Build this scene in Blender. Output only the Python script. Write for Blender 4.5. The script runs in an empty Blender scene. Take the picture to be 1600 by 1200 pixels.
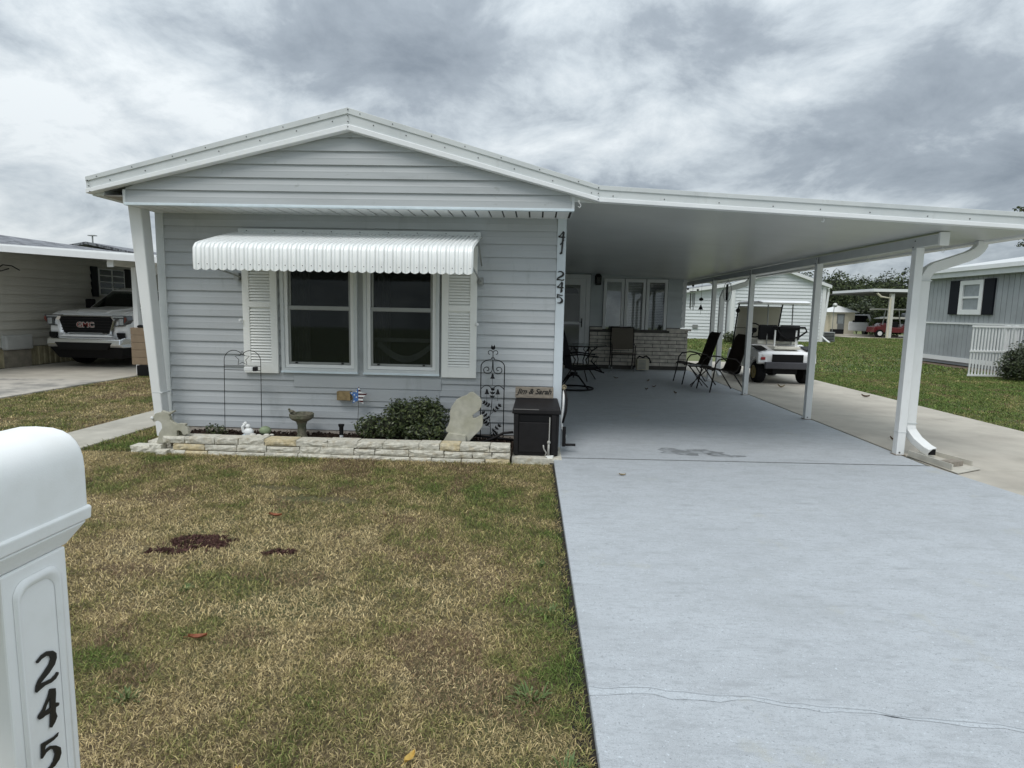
import bpy, math, random
import numpy as np
from mathutils import Vector, Matrix
R_ = math.radians
rnd = random.Random(7)
S = bpy.context.scene
C = S.collection

# ------------------------------------------------------------------ camera
EYE = 1.42
cam = bpy.data.cameras.new('camera'); camo = bpy.data.objects.new('camera', cam); C.objects.link(camo)
S.camera = camo
cam.sensor_fit = 'HORIZONTAL'; cam.sensor_width = 36.0; cam.lens = 940.0/1600.0*36.0
cam.clip_end = 2000; cam.clip_start = 0.05
_p, _y, _r = R_(7.0), R_(-2.154), 0.0207
_f = Vector((math.sin(_y)*math.cos(_p), math.cos(_y)*math.cos(_p), -math.sin(_p)))
_rt = _f.cross(Vector((0,0,1))).normalized(); _up = _rt.cross(_f)
_r2 = _rt*math.cos(_r)+_up*math.sin(_r); _u2 = -_rt*math.sin(_r)+_up*math.cos(_r)
m = Matrix((_r2, _u2, -_f)).transposed().to_4x4(); m.translation = Vector((0,0,EYE))
camo.matrix_world = m
S.render.resolution_x, S.render.resolution_y = 1024, 768

# ------------------------------------------------------------------ world
SUN_EL, SUN_AZ = R_(58), R_(205)          # soft sun behind thick cloud, behind the camera
w = bpy.data.worlds.new('World'); S.world = w; w.use_nodes = True
nt = w.node_tree; N = nt.nodes; L = nt.links
for n in list(N): N.remove(n)
def nd(t, **k):
    n = N.new(t)
    for a, b in k.items():
        setattr(n, a, b)
    return n
out = nd('ShaderNodeOutputWorld'); bg = nd('ShaderNodeBackground'); bg.inputs['Strength'].default_value = 0.1
sky = nd('ShaderNodeTexSky'); sky.sky_type = 'NISHITA'; sky.sun_disc = False
sky.sun_elevation = SUN_EL; sky.sun_rotation = SUN_AZ
tc = nd('ShaderNodeTexCoord'); sx = nd('ShaderNodeSeparateXYZ'); L.new(tc.outputs['Generated'], sx.inputs[0])
def mth(op, a, b=None, clamp=False):
    n = nd('ShaderNodeMath', operation=op, use_clamp=clamp)
    for i, v in enumerate((a, b)):
        if v is None: continue
        if isinstance(v, (int, float)): n.inputs[i].default_value = v
        else: L.new(v, n.inputs[i])
    return n.outputs[0]
CLOUDS = [(-0.42,1.2,0.40,-0.09),(-0.22,1.28,0.32,-0.05),(-1.30,1.50,0.45,-0.06),(-0.90,1.34,0.34,0.07),(0.22,1.46,0.50,0.10),(0.95,1.36,0.40,-0.06),(0.5,1.15,0.35,0.08),(-1.4,1.72,0.3,0.05)]
zz = mth('ADD', mth('MAXIMUM', sx.outputs['Z'], 0.0), 0.35)
cx = nd('ShaderNodeCombineXYZ'); L.new(mth('DIVIDE', sx.outputs['X'], zz), cx.inputs[0]); L.new(mth('DIVIDE', sx.outputs['Y'], zz), cx.inputs[1])
cx.inputs[2].default_value = 15.25
def noise(scale, det, rough, dist, vec):
    n = nd('ShaderNodeTexNoise'); n.inputs['Scale'].default_value = scale; n.inputs['Detail'].default_value = det
    n.inputs['Roughness'].default_value = rough; n.inputs['Distortion'].default_value = dist; L.new(vec, n.inputs['Vector']); return n.outputs['Fac']
n1 = noise(1.1, 4, 0.5, 0.15, cx.outputs[0]); n2 = noise(3.6, 9, 0.62, 0.25, cx.outputs[0])
mixn = mth('SUBTRACT', mth('ADD', mth('MULTIPLY', n1, 0.50), mth('MULTIPLY', n2, 0.60)), 0.055)
fl = nd('ShaderNodeVectorMath', operation='MULTIPLY'); L.new(cx.outputs[0], fl.inputs[0]); fl.inputs[1].default_value = (1,1,0)
wob = nd('ShaderNodeVectorMath', operation='MULTIPLY_ADD'); nw = nd('ShaderNodeTexNoise'); nw.inputs['Scale'].default_value = 2.2; nw.inputs['Detail'].default_value = 4; L.new(cx.outputs[0], nw.inputs['Vector'])
L.new(nw.outputs['Color'], wob.inputs[0]); wob.inputs[1].default_value = (0.7,0.7,0.0); L.new(fl.outputs[0], wob.inputs[2])
for (bx,by,br,amt) in CLOUDS:      # heavier and thinner parts of the cloud cover
    ds0 = nd('ShaderNodeVectorMath', operation='DISTANCE'); L.new(wob.outputs[0], ds0.inputs[0]); ds0.inputs[1].default_value = (bx+0.35,by+0.35,0)
    mr = nd('ShaderNodeMapRange', interpolation_type='SMOOTHSTEP'); L.new(ds0.outputs['Value'], mr.inputs[0]); mr.inputs[1].default_value = 0.0; mr.inputs[2].default_value = br; mr.inputs[3].default_value = amt; mr.inputs[4].default_value = 0.0
    mixn = mth('ADD', mixn, mr.outputs[0])
cr = nd('ShaderNodeValToRGB'); L.new(mixn, cr.inputs[0])
e = cr.color_ramp.elements
e[0].position = 0.27; e[0].color = (2.3,2.7,3.15,1)
e[1].position = 0.62; e[1].color = (8.0,8.5,8.75,1)
x_ = cr.color_ramp.elements.new(0.41); x_.color = (3.5,4.0,4.5,1)
x_ = cr.color_ramp.elements.new(0.50); x_.color = (5.5,6.1,6.55,1)
gr = mth('ADD', mth('MULTIPLY', mth('MAXIMUM', sx.outputs['Z'], 0.0), 0.9), 0.85)   # overcast sky is brighter overhead
vm = nd('ShaderNodeVectorMath', operation='SCALE'); L.new(cr.outputs[0], vm.inputs[0]); L.new(gr, vm.inputs['Scale'])
mx = nd('ShaderNodeMix', data_type='RGBA'); mx.inputs[0].default_value = 0.93
L.new(sky.outputs[0], mx.inputs[6]); L.new(vm.outputs[0], mx.inputs[7]); L.new(mx.outputs[2], bg.inputs['Color']); L.new(bg.outputs[0], out.inputs[0])

sl = bpy.data.lights.new('sun', 'SUN'); sl.energy = 1.6; sl.angle = R_(28); sl.color = (1.0,0.97,0.93)
so = bpy.data.objects.new('sun', sl); C.objects.link(so)
sd = Vector((math.sin(SUN_AZ)*math.cos(SUN_EL), math.cos(SUN_AZ)*math.cos(SUN_EL), math.sin(SUN_EL)))
so.rotation_euler = sd.to_track_quat('Z','Y').to_euler()
S.view_settings.view_transform = 'Standard'; S.view_settings.look = 'None'
S.view_settings.exposure = 0.08; S.view_settings.gamma = 1.0; S.view_settings.use_curve_mapping = False
S.render.engine = 'CYCLES'

# ------------------------------------------------------------------ materials
MATS = {}
def mat(name, col, rough=0.6, var=0.10, scale=6.0, bump=0.0, bscale=60.0, metal=0.0, col2=None, s2=1.5, lo=0.42, hi=0.62, spec=0.5, stretch=None, coat=0.0):
    if name in MATS: return MATS[name]
    mt = bpy.data.materials.new(name); mt.use_nodes = True; t = mt.node_tree; n = t.nodes; l = t.links
    b = n['Principled BSDF']; b.inputs['Roughness'].default_value = rough; b.inputs['Metallic'].default_value = metal
    b.inputs['Specular IOR Level'].default_value = spec; b.inputs['Coat Weight'].default_value = coat
    g = n.new('ShaderNodeNewGeometry'); pos = g.outputs['Position']
    if stretch:
        mp = n.new('ShaderNodeMapping'); mp.inputs['Scale'].default_value = stretch; l.new(pos, mp.inputs['Vector']); pos = mp.outputs[0]
    def nz(sc, d=4, r=0.55):
        q = n.new('ShaderNodeTexNoise'); q.inputs['Scale'].default_value = sc; q.inputs['Detail'].default_value = d; q.inputs['Roughness'].default_value = r
        l.new(pos, q.inputs['Vector']); return q.outputs['Fac']
    a = nz(scale)
    r = n.new('ShaderNodeMapRange'); r.inputs[1].default_value = 0.3; r.inputs[2].default_value = 0.7; r.inputs[3].default_value = 1-var; r.inputs[4].default_value = 1+var
    l.new(a, r.inputs[0])
    base = n.new('ShaderNodeRGB'); base.outputs[0].default_value = (*col, 1); src = base.outputs[0]
    if col2:
        a2 = nz(s2, 5, 0.6); r2 = n.new('ShaderNodeMapRange'); r2.inputs[1].default_value = lo; r2.inputs[2].default_value = hi; l.new(a2, r2.inputs[0])
        mm = n.new('ShaderNodeMix'); mm.data_type = 'RGBA'; l.new(r2.outputs[0], mm.inputs[0]); l.new(src, mm.inputs[6]); mm.inputs[7].default_value = (*col2, 1); src = mm.outputs[2]
    v = n.new('ShaderNodeVectorMath'); v.operation = 'SCALE'; l.new(src, v.inputs[0]); l.new(r.outputs[0], v.inputs['Scale'])
    l.new(v.outputs[0], b.inputs['Base Color'])
    if bump:
        bn = nz(bscale, 5, 0.6); bp = n.new('ShaderNodeBump'); bp.inputs['Strength'].default_value = bump; bp.inputs['Distance'].default_value = 0.01
        l.new(bn, bp.inputs['Height']); l.new(bp.outputs[0], b.inputs['Normal'])
    MATS[name] = mt; return mt
M_side  = mat('grey_siding', (0.455,0.48,0.495), 0.5, 0.05, 2.5, 0.05, 90, col2=(0.41,0.43,0.44), s2=1.2, lo=.45, hi=.7, stretch=(0.5,1,3))
M_sideg = mat('gable_siding', (0.43,0.455,0.465), 0.5, 0.05, 2.5, 0.05, 90, col2=(0.35,0.37,0.375), s2=2.0, lo=.5, hi=.75, stretch=(0.5,1,3))
M_white = mat('white_paint', (0.79,0.805,0.80), 0.42, 0.03, 4, 0.02, 50)
M_trim  = mat('white_trim', (0.62,0.65,0.65), 0.4, 0.04, 3, 0.02, 40, col2=(0.52,0.555,0.565), s2=2.2, lo=.5, hi=.75)
M_lip   = mat('white_lip', (0.82,0.84,0.85), 0.35, 0.03)
M_shut  = mat('shutter_plastic', (0.86,0.87,0.84), 0.5, 0.02)
M_soff  = mat('carport_soffit', (0.58,0.60,0.585), 0.30, 0.05, 1.0, 0.04, 1.2, col2=(0.53,0.55,0.535), s2=0.8)
M_beam  = mat('beam_paint', (0.56,0.58,0.58), 0.45, 0.04)
M_awn   = mat('awning_metal', (0.88,0.90,0.89), 0.3, 0.03, 8)
M_glass = None
def glassmat(name, dark=(0.02,0.025,0.024), alpha=0.55):
    mt = bpy.data.materials.new(name); mt.use_nodes = True; n = mt.node_tree.nodes; l = mt.node_tree.links
    for q in list(n): n.remove(q)
    o = n.new('ShaderNodeOutputMaterial'); gl = n.new('ShaderNodeBsdfGlossy'); gl.inputs['Roughness'].default_value = 0.03
    gl.inputs['Color'].default_value = (0.9,0.95,0.95,1)
    tr = n.new('ShaderNodeBsdfTransparent'); tr.inputs['Color'].default_value = (alpha,alpha,alpha,1)
    df = n.new('ShaderNodeBsdfDiffuse'); df.inputs['Color'].default_value = (*dark,1)
    fr = n.new('ShaderNodeFresnel'); fr.inputs['IOR'].default_value = 1.32
    nz = n.new('ShaderNodeTexNoise'); nz.inputs['Scale'].default_value = 3.0
    bp = n.new('ShaderNodeBump'); bp.inputs['Strength'].default_value = 0.03; l.new(nz.outputs[0], bp.inputs['Height']); l.new(bp.outputs[0], gl.inputs['Normal'])
    m1 = n.new('ShaderNodeMixShader'); m1.inputs[0].default_value = 0.25; l.new(tr.outputs[0], m1.inputs[1]); l.new(df.outputs[0], m1.inputs[2])
    m2 = n.new('ShaderNodeMixShader'); l.new(fr.outputs[0], m2.inputs[0]); l.new(m1.outputs[0], m2.inputs[1]); l.new(gl.outputs[0], m2.inputs[2])
    l.new(m2.outputs[0], o.inputs[0]); MATS[name] = mt; return mt
M_glass = glassmat('window_glass', alpha=0.75); M_pglass = glassmat('porch_glass', (0.10,0.11,0.11), 0.85); MATS['porch_glass'].node_tree.nodes['Fresnel'].inputs['IOR'].default_value = 2.0
M_clear = glassmat('clear_glass', (0.3,0.3,0.3), 0.85)
M_dark  = mat('dark_interior', (0.02,0.022,0.024), 0.9)
M_curt  = mat('dark_curtain', (0.22,0.23,0.22), 0.9, 0.2, 8)
M_black = mat('black_metal', (0.010,0.010,0.011), 0.5, 0.1, spec=0.15)
M_blackp= mat('black_plastic', (0.017,0.016,0.017), 0.55, 0.15, 12, 0.1, 150, spec=0.2)
M_screw = mat('screw_steel', (0.05,0.05,0.055), 0.5)
M_alum  = mat('window_aluminium', (0.30,0.31,0.30), 0.4, 0.05, metal=0.3)
M_conc  = mat('tan_concrete', (0.47,0.44,0.38), 0.85, 0.08, 3, 0.15, 140, col2=(0.39,0.36,0.31), s2=1.3, lo=.45, hi=.7)
M_concw = mat('weathered_concrete', (0.46,0.43,0.38), 0.85, 0.1, 5, 0.15, 120, col2=(0.25,0.24,0.22), s2=2.0, lo=.45, hi=.62)
M_path  = mat('path_concrete', (0.46,0.44,0.38), 0.85, 0.1, 5, 0.15, 120, col2=(0.36,0.34,0.29), s2=1.0, lo=.45, hi=.65)
M_found = mat('foundation_stucco', (0.44,0.39,0.34), 0.9, 0.18, 40, 0.5, 120)
M_mulch = mat('dark_mulch', (0.040,0.024,0.016), 0.95, 0.5, 60, 0.8, 80)
M_soil  = mat('lawn_soil', (0.12,0.09,0.05), 0.95, 0.35, 25, 0.6, 60, col2=(0.075,0.08,0.03), s2=0.9, lo=.42, hi=.62)
M_stone = mat('cream_stone', (0.60,0.58,0.50), 0.85, 0.18, 30, 0.9, 45, col2=(0.46,0.41,0.31), s2=14, lo=.5, hi=.72)
M_stoneo= mat('ochre_stone', (0.56,0.47,0.29), 0.85, 0.2, 30, 0.9, 45, col2=(0.58,0.52,0.38), s2=14)
M_cut   = mat('cut_stone', (0.46,0.45,0.38), 0.85, 0.12, 14, 0.3, 120, col2=(0.40,0.39,0.31), s2=5)
M_brick = mat('grey_brick', (0.64,0.60,0.53), 0.85, 0.22, 9, 0.4, 60)
M_mort  = mat('mortar', (0.10,0.095,0.085), 0.95, 0.1, 20)
M_chrome= mat('chrome', (0.88,0.89,0.90), 0.22, 0.02, metal=1.0)
M_truck = mat('white_car_paint', (0.90,0.91,0.92), 0.25, 0.02, coat=0.5)
M_tyre  = mat('tyre_rubber', (0.010,0.010,0.011), 0.9, 0.2, 30, spec=0.15)
M_red   = mat('red_lens', (0.35,0.02,0.02), 0.25)
M_redp  = mat('red_car_paint', (0.13,0.010,0.014), 0.25, coat=0.5)
M_wood  = mat('weathered_wood', (0.27,0.235,0.19), 0.9, 0.3, 20, 0.6, 60, stretch=(1,1,6))
M_tan   = mat('tan_plastic', (0.235,0.175,0.115), 0.7, 0.1, 10)
M_sling = mat('brown_sling', (0.035,0.026,0.020), 0.8, 0.15, 90, spec=0.15)
M_slingt= mat('taupe_sling', (0.16,0.14,0.11), 0.8, 0.1, 60)
M_bronze= mat('bronze_tube', (0.022,0.018,0.015), 0.5, 0.1, spec=0.25)
M_bird  = mat('mossy_concrete', (0.17,0.155,0.115), 0.95, 0.3, 30, 0.8, 80, col2=(0.10,0.11,0.07), s2=12)
M_darkdoor = mat('dark_blue_shutter', (0.008,0.010,0.015), 0.6, spec=0.15)
M_cream = mat('cream_wall', (0.62,0.58,0.46), 0.7, 0.05)

# ------------------------------------------------------------------ mesh helpers
ORG = {}
class MB:
    def __init__(s): s.v = []; s.f = []
    def add(s, vs, fs):
        o = len(s.v); s.v += [tuple(p) for p in vs]; s.f += [tuple(o+i for i in f) for f in fs]; return s
    def box(s, x0,x1,y0,y1,z0,z1, T=None):
        vs = [(x0,y0,z0),(x1,y0,z0),(x1,y1,z0),(x0,y1,z0),(x0,y0,z1),(x1,y0,z1),(x1,y1,z1),(x0,y1,z1)]
        if T is not None: vs = [T @ Vector(p) for p in vs]
        return s.add(vs, [(0,3,2,1),(4,5,6,7),(0,1,5,4),(1,2,6,5),(2,3,7,6),(3,0,4,7)])
    def prism(s, pts, a, b, axis='y', holes=None):
        """polygon pts in the two other axes, from a to b along axis"""
        def P(u, v, t):
            return {'y':(u,t,v), 'x':(t,u,v), 'z':(u,v,t)}[axis]
        n = len(pts); vs = [P(u,v,a) for u,v in pts]+[P(u,v,b) for u,v in pts]
        return s.add(vs, [tuple(range(n)), tuple(range(2*n-1,n-1,-1))]+[(i,(i+1)%n,(i+1)%n+n,i+n) for i in range(n)])
    def hexa(s, b4, t4):
        return s.add(list(b4)+list(t4), [(0,3,2,1),(4,5,6,7),(0,1,5,4),(1,2,6,5),(2,3,7,6),(3,0,4,7)])
    def loft(s, prof):
        """prof: list of (y, z, half width, x centre): closed outline extruded in x with varying width"""
        n = len(prof); vs = [(c-h,y,z) for y,z,h,c in prof]+[(c+h,y,z) for y,z,h,c in prof]
        return s.add(vs, [tuple(range(n)), tuple(range(2*n-1,n-1,-1))]+[(i,(i+1)%n,(i+1)%n+n,i+n) for i in range(n)])
    def tube(s, pts, r, n=8, closed=False, rect=None):
        pts = [Vector(p) for p in pts]; k = len(pts); rings = []
        up0 = Vector((0,0,1)); prev = None
        for i, p in enumerate(pts):
            if closed: d = pts[(i+1)%k]-pts[i-1]
            else: d = pts[min(i+1,k-1)]-pts[max(i-1,0)]
            d.normalize()
            if prev is None:
                u = d.cross(up0)
                if u.length < 0.05: u = d.cross(Vector((0,1,0)))
            else: u = prev - d*prev.dot(d)
            u.normalize(); prev = u; v = d.cross(u)
            rr = r[i] if isinstance(r,(list,tuple)) else r
            if rect: ring = [p+u*a*rect[0]+v*b*rect[1] for a,b in ((-1,-1),(1,-1),(1,1),(-1,1))]
            else: ring = [p+(u*math.cos(2*math.pi*j/n)+v*math.sin(2*math.pi*j/n))*rr for j in range(n)]
            rings.append(ring)
        m = len(rings[0]); vs = [q for g in rings for q in g]; fs = []
        for i in range(k if closed else k-1):
            a = i*m; b = ((i+1)%k)*m
            fs += [(a+j, a+(j+1)%m, b+(j+1)%m, b+j) for j in range(m)]
        if not closed: fs += [tuple(range(m-1,-1,-1)), tuple((k-1)*m+j for j in range(m))]
        return s.add(vs, fs)
    def cyl(s, c, r, h, n=20, axis='z', r2=None):
        r2 = r if r2 is None else r2; vs = []
        for t, rr in ((0,r),(h,r2)):
            for j in range(n):
                a = 2*math.pi*j/n; u, v = rr*math.cos(a), rr*math.sin(a)
                vs.append({'z':(c[0]+u,c[1]+v,c[2]+t),'x':(c[0]+t,c[1]+u,c[2]+v),'y':(c[0]+u,c[1]+t,c[2]+v)}[axis])
        return s.add(vs, [tuple(range(n-1,-1,-1)), tuple(range(n,2*n))]+[(i,(i+1)%n,(i+1)%n+n,i+n) for i in range(n)])
    def lathe(s, c, prof, n=20):
        vs = [(c[0]+r*math.cos(2*math.pi*j/n), c[1]+r*math.sin(2*math.pi*j/n), c[2]+z) for r,z in prof for j in range(n)]
        fs = [(i*n+j, i*n+(j+1)%n, (i+1)*n+(j+1)%n, (i+1)*n+j) for i in range(len(prof)-1) for j in range(n)]
        fs += [tuple(range(n-1,-1,-1)), tuple((len(prof)-1)*n+j for j in range(n))]
        return s.add(vs, fs)
    def torus(s, c, R, r, axis='z', n=24, m=8):
        pts = []
        for j in range(n):
            a = 2*math.pi*j/n; u, v = R*math.cos(a), R*math.sin(a)
            pts.append({'z':(c[0]+u,c[1]+v,c[2]),'x':(c[0],c[1]+u,c[2]+v),'y':(c[0]+u,c[1],c[2]+v)}[axis])
        return s.tube(pts, r, m, closed=True)
    def ball(s, c, rx, ry=None, rz=None, n=12, m=8):
        ry = ry or rx; rz = rz or rx
        vs = [(c[0]+rx*math.sin(math.pi*i/m)*math.cos(2*math.pi*j/n), c[1]+ry*math.sin(math.pi*i/m)*math.sin(2*math.pi*j/n), c[2]+rz*math.cos(math.pi*i/m)) for i in range(1,m) for j in range(n)]
        fs = [(i*n+j,(i+1)*n+j,(i+1)*n+(j+1)%n,i*n+(j+1)%n) for i in range(m-2) for j in range(n)]
        t = len(vs); vs += [(c[0],c[1],c[2]+rz),(c[0],c[1],c[2]-rz)]
        fs += [(t,j,(j+1)%n) for j in range(n)]+[(t+1,(m-2)*n+(j+1)%n,(m-2)*n+j) for j in range(n)]
        return s.add(vs, fs)
    def mesh(s, name, org=(0,0,0)):
        me = bpy.data.meshes.new(name)
        me.from_pydata([(p[0]-org[0],p[1]-org[1],p[2]-org[2]) for p in s.v], [], s.f)
        bmfix(me); return me
    def build(s, name, mt, parent=None, smooth=False, bevel=0.0, kind=None, label=None):
        org = ORG.get(parent.name, (0,0,0)) if parent else (0,0,0)
        me = s.mesh(name, org); me.materials.append(mt)
        o = bpy.data.objects.new(name, me); C.objects.link(o)
        if parent: o.parent = parent; ORG[o.name] = org
        if smooth:
            for p in me.polygons: p.use_smooth = True
        if bevel:
            b = o.modifiers.new('bevel','BEVEL'); b.width = bevel; b.segments = 2; b.limit_method = 'ANGLE'; b.angle_limit = R_(35)
        if smooth == 'auto':
            me.set_sharp_from_angle(angle=R_(35))
        if kind: o['kind'] = kind
        if label: o['label'] = label
        return o
import bmesh
def bmfix(me):
    bm = bmesh.new(); bm.from_mesh(me); bmesh.ops.recalc_face_normals(bm, faces=bm.faces); bm.to_mesh(me); bm.free()
def tag(o, label, cat, group=None):
    o['label'] = label; o['category'] = cat
    if group: o['group'] = group
    return o
def thing(name, label, cat, loc, group=None):
    o = bpy.data.objects.new(name, None); C.objects.link(o); o.location = loc; o.empty_display_size = 0.1
    ORG[o.name] = tuple(loc); return tag(o, label, cat, group)
def solo(mb, name, mt, label, cat, base, group=None, **k):
    """a thing that is one mesh, its origin at its base"""
    me = mb.mesh(name, base); me.materials.append(mt); o = bpy.data.objects.new(name, me); o.location = base; C.objects.link(o)
    if k.get('smooth'):
        for p in me.polygons: p.use_smooth = True
    ORG[o.name] = tuple(base); return tag(o, label, cat, group)
def copy_tree(o, parent=None):
    c = o.copy(); C.objects.link(c); c.parent = parent
    for ch in list(o.children): copy_tree(ch, c)
    return c
def structure(mb, name, mt, **k): return mb.build(name, mt, kind='structure', **k)
def share(me, name, mt, parent, loc, rot=None):
    """place a shared mesh as a part; loc in world"""
    o = bpy.data.objects.new(name, me); C.objects.link(o); o.parent = parent; org = ORG[parent.name]
    o.location = (loc[0]-org[0], loc[1]-org[1], loc[2]-org[2])
    if rot: o.rotation_euler = rot
    if not me.materials: me.materials.append(mt)
    return o
def text_mesh(body, size, extrude, shear=0.0, offset=0.0, sx=1.0):
    cu = bpy.data.curves.new('lettering','FONT'); cu.body = body; cu.size = size; cu.extrude = extrude; cu.shear = shear; cu.offset = offset
    cu.align_x = 'CENTER'
    o = bpy.data.objects.new('lettering', cu); C.objects.link(o)
    dg = bpy.context.evaluated_depsgraph_get(); me = bpy.data.meshes.new_from_object(o.evaluated_get(dg)); me.name = 'lettering'
    bpy.data.objects.remove(o); bpy.data.curves.remove(cu); me.materials.clear(); return me

def siding(parent, p0, u, nrm, length, z0, z1, reveal, mt, holes=(), lim=None, join=False, lip=0.018, name='siding_board', crease=True):
    """lapped boards on the plane through p0, running along u, facing nrm"""
    p0 = Vector(p0); u = Vector(u); nrm = Vector(nrm); jb = MB(); z = z0
    while z < z1-0.01:
        zt = min(z+reveal, z1)
        cuts = sorted({z, zt, *[h for q in holes for h in (q[2],q[3]) if z+0.004 < h < zt-0.004]})
        for za, zb in zip(cuts[:-1], cuts[1:]):
            zm = (za+zb)/2; segs = [(0.0, length)]
            for (a,b,c,d) in holes:
                if c < zm < d:
                    segs = [t for s_ in segs for t in ((s_[0], min(a,s_[1])), (max(b,s_[0]), s_[1])) if t[1]-t[0] > 0.005]
            for (a,b) in segs:
                def lm(zv):
                    if not lim: return a, b
                    q = lim(zv); return max(a,q[0]), min(b,q[1])
                (a0,b0),(a1,b1) = lm(za), lm(zb)
                if b0-a0 < 0.02: continue
                if b1 < a1: a1 = b1 = (a1+b1)/2
                def off(zv):
                    t = (zv-z)/reveal
                    if crease: return lip*(1-t)+0.0035*max(0, 1-abs(t-0.5)*5)-0.0
                    return lip*(1-t)+0.001
                def P(s_, zv, o): q = p0+u*s_+nrm*o; return (q.x,q.y,zv)
                zs = [za]+([v for v in (z+reveal*0.42, z+reveal*0.5, z+reveal*0.6) if za < v < zb] if (crease and not join) else [])+[zb]
                vs = []
                for q, zv in enumerate(zs):
                    t = (zv-za)/(zb-za); aa = a0+(a1-a0)*t; bb = b0+(b1-b0)*t
                    vs += [P(aa,zv,off(zv)), P(bb,zv,off(zv))]
                k = len(zs); vs += [P(a0,za,-0.004),P(b0,za,-0.004),P(a1,zb,-0.004),P(b1,zb,-0.004)]
                fs = [(2*i,2*i+1,2*i+3,2*i+2) for i in range(k-1)]
                B = 2*k; fs += [(0,B,B+1,1), (2*k-2,2*k-1,B+3,B+2), (B,B+2,B+3,B+1), tuple([0]+[2*i for i in range(1,k)]+[B+2,B]), tuple([1,B+1,B+3]+[2*i+1 for i in range(k-1,0,-1)])]
                if join: jb.add(vs, fs)
                else: MB().add(vs, fs).build(name, mt, parent)
        z = zt
    if join: jb.build(name+'s', mt, parent, kind='stuff')

# ------------------------------------------------------------------ ground
GZ = -0.035
structure(MB().box(-400,500,-30,900,-0.5,GZ-0.02), 'ground', mat('far_ground', (0.12,0.14,0.05), 0.95, 0.3, 0.5))
def lawn_sheet(name, x0,x1,y0,y1, mt, z=GZ):
    MB().box(x0,x1,y0,y1,z-0.012,z).build(name, mt, kind='structure')
lawn_sheet('front_lawn_soil', -4.6,0.26,-1.0,5.60, M_soil)
lawn_sheet('front_lawn_soil', -4.6,-3.9,5.60,20, M_soil, z=GZ)
lawn_sheet('side_lawn_soil', -7.95,-5.0,-1.0,24, M_soil)
lawn_sheet('right_lawn_soil', 6.2,80,-1.0,44, mat('green_soil', (0.075,0.11,0.03), 0.95, 0.35, 12, 0.5, 50, col2=(0.10,0.115,0.04), s2=0.5))

# painted driveway in three slabs with wavy crack between the first two
M_drive = mat('painted_concrete', (0.455,0.485,0.515), 0.75, 0.06, 1.3, 0.45, 150, col2=(0.41,0.435,0.46), s2=5.0, lo=.44, hi=.66, stretch=(1,1.6,1))
def add_speckle(mt):
    n = mt.node_tree.nodes; l = mt.node_tree.links; b = n['Principled BSDF']; src = b.inputs['Base Color'].links[0].from_socket
    g = n.new('ShaderNodeNewGeometry')
    def lay(src, scale, lo, hi, col, det=2, st=None):
        q = n.new('ShaderNodeTexNoise'); q.inputs['Scale'].default_value = scale; q.inputs['Detail'].default_value = det; q.inputs['Roughness'].default_value = 0.7
        pos = g.outputs['Position']
        if st:
            mp = n.new('ShaderNodeMapping'); mp.inputs['Scale'].default_value = st; l.new(pos, mp.inputs['Vector']); pos = mp.outputs[0]
        l.new(pos, q.inputs['Vector'])
        r = n.new('ShaderNodeMapRange'); r.inputs[1].default_value = lo; r.inputs[2].default_value = hi; l.new(q.outputs['Fac'], r.inputs[0])
        m_ = n.new('ShaderNodeMix'); m_.data_type = 'RGBA'; l.new(r.outputs[0], m_.inputs[0]); l.new(src, m_.inputs[6]); m_.inputs[7].default_value = (*col,1); return m_.outputs[2]
    src = lay(src, 70, .60, .68, (0.24,0.26,0.28), 3)
    src = lay(src, 130, .55, .70, (0.32,0.345,0.365), 2)
    src = lay(src, 60, .62, .70, (0.56,0.61,0.65), 2)
    src = lay(src, 1.1, .54, .76, (0.36,0.38,0.395), 9)
    src = lay(src, 14, .60, .68, (0.31,0.33,0.35), 8, (1,1.3,1))
    src = lay(src, 28, .52, .70, (0.33,0.355,0.375), 4, (0.6,1.8,1))
    src = lay(src, 5, .66, .74, (0.49,0.54,0.575), 7, (1,1,1))
    src = lay(src, 9, .54, .70, (0.33,0.35,0.37), 6, (0.35,1.6,1))
    src = lay(src, 1.7, .60, .76, (0.43,0.435,0.39), 6)
    src = lay(src, 300, .56, .70, (0.50,0.55,0.59), 1)
    l.new(src, b.inputs['Base Color'])
add_speckle(M_drive)
def streaks(mt, col, st, sc, lo, hi):
    n = mt.node_tree.nodes; l = mt.node_tree.links; b = n['Principled BSDF']; src = b.inputs['Base Color'].links[0].from_socket
    g = n.new('ShaderNodeNewGeometry'); mp = n.new('ShaderNodeMapping'); mp.inputs['Scale'].default_value = st; l.new(g.outputs['Position'], mp.inputs['Vector'])
    q = n.new('ShaderNodeTexNoise'); q.inputs['Scale'].default_value = sc; q.inputs['Detail'].default_value = 6; q.inputs['Roughness'].default_value = 0.65; l.new(mp.outputs[0], q.inputs['Vector'])
    r = n.new('ShaderNodeMapRange'); r.inputs[1].default_value = lo; r.inputs[2].default_value = hi; l.new(q.outputs['Fac'], r.inputs[0])
    m_ = n.new('ShaderNodeMix'); m_.data_type = 'RGBA'; l.new(r.outputs[0], m_.inputs[0]); l.new(src, m_.inputs[6]); m_.inputs[7].default_value = (*col,1); l.new(m_.outputs[2], b.inputs['Base Color'])
streaks(M_side, (0.33,0.35,0.35), (1,1,0.25), 7, .58, .85); streaks(M_sideg, (0.26,0.27,0.26), (1,1,1.5), 6, .64, .78); streaks(M_trim, (0.42,0.43,0.41), (1,1,0.3), 9, .60, .85)
streaks(M_white, (0.60,0.59,0.55), (1,1,0.3), 8, .62, .85); streaks(M_awn, (0.70,0.71,0.69), (1,0.4,0.4), 12, .58, .85)
streaks(M_conc, (0.27,0.25,0.21), (1,1,1), 1.1, .60, .80)
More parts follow.
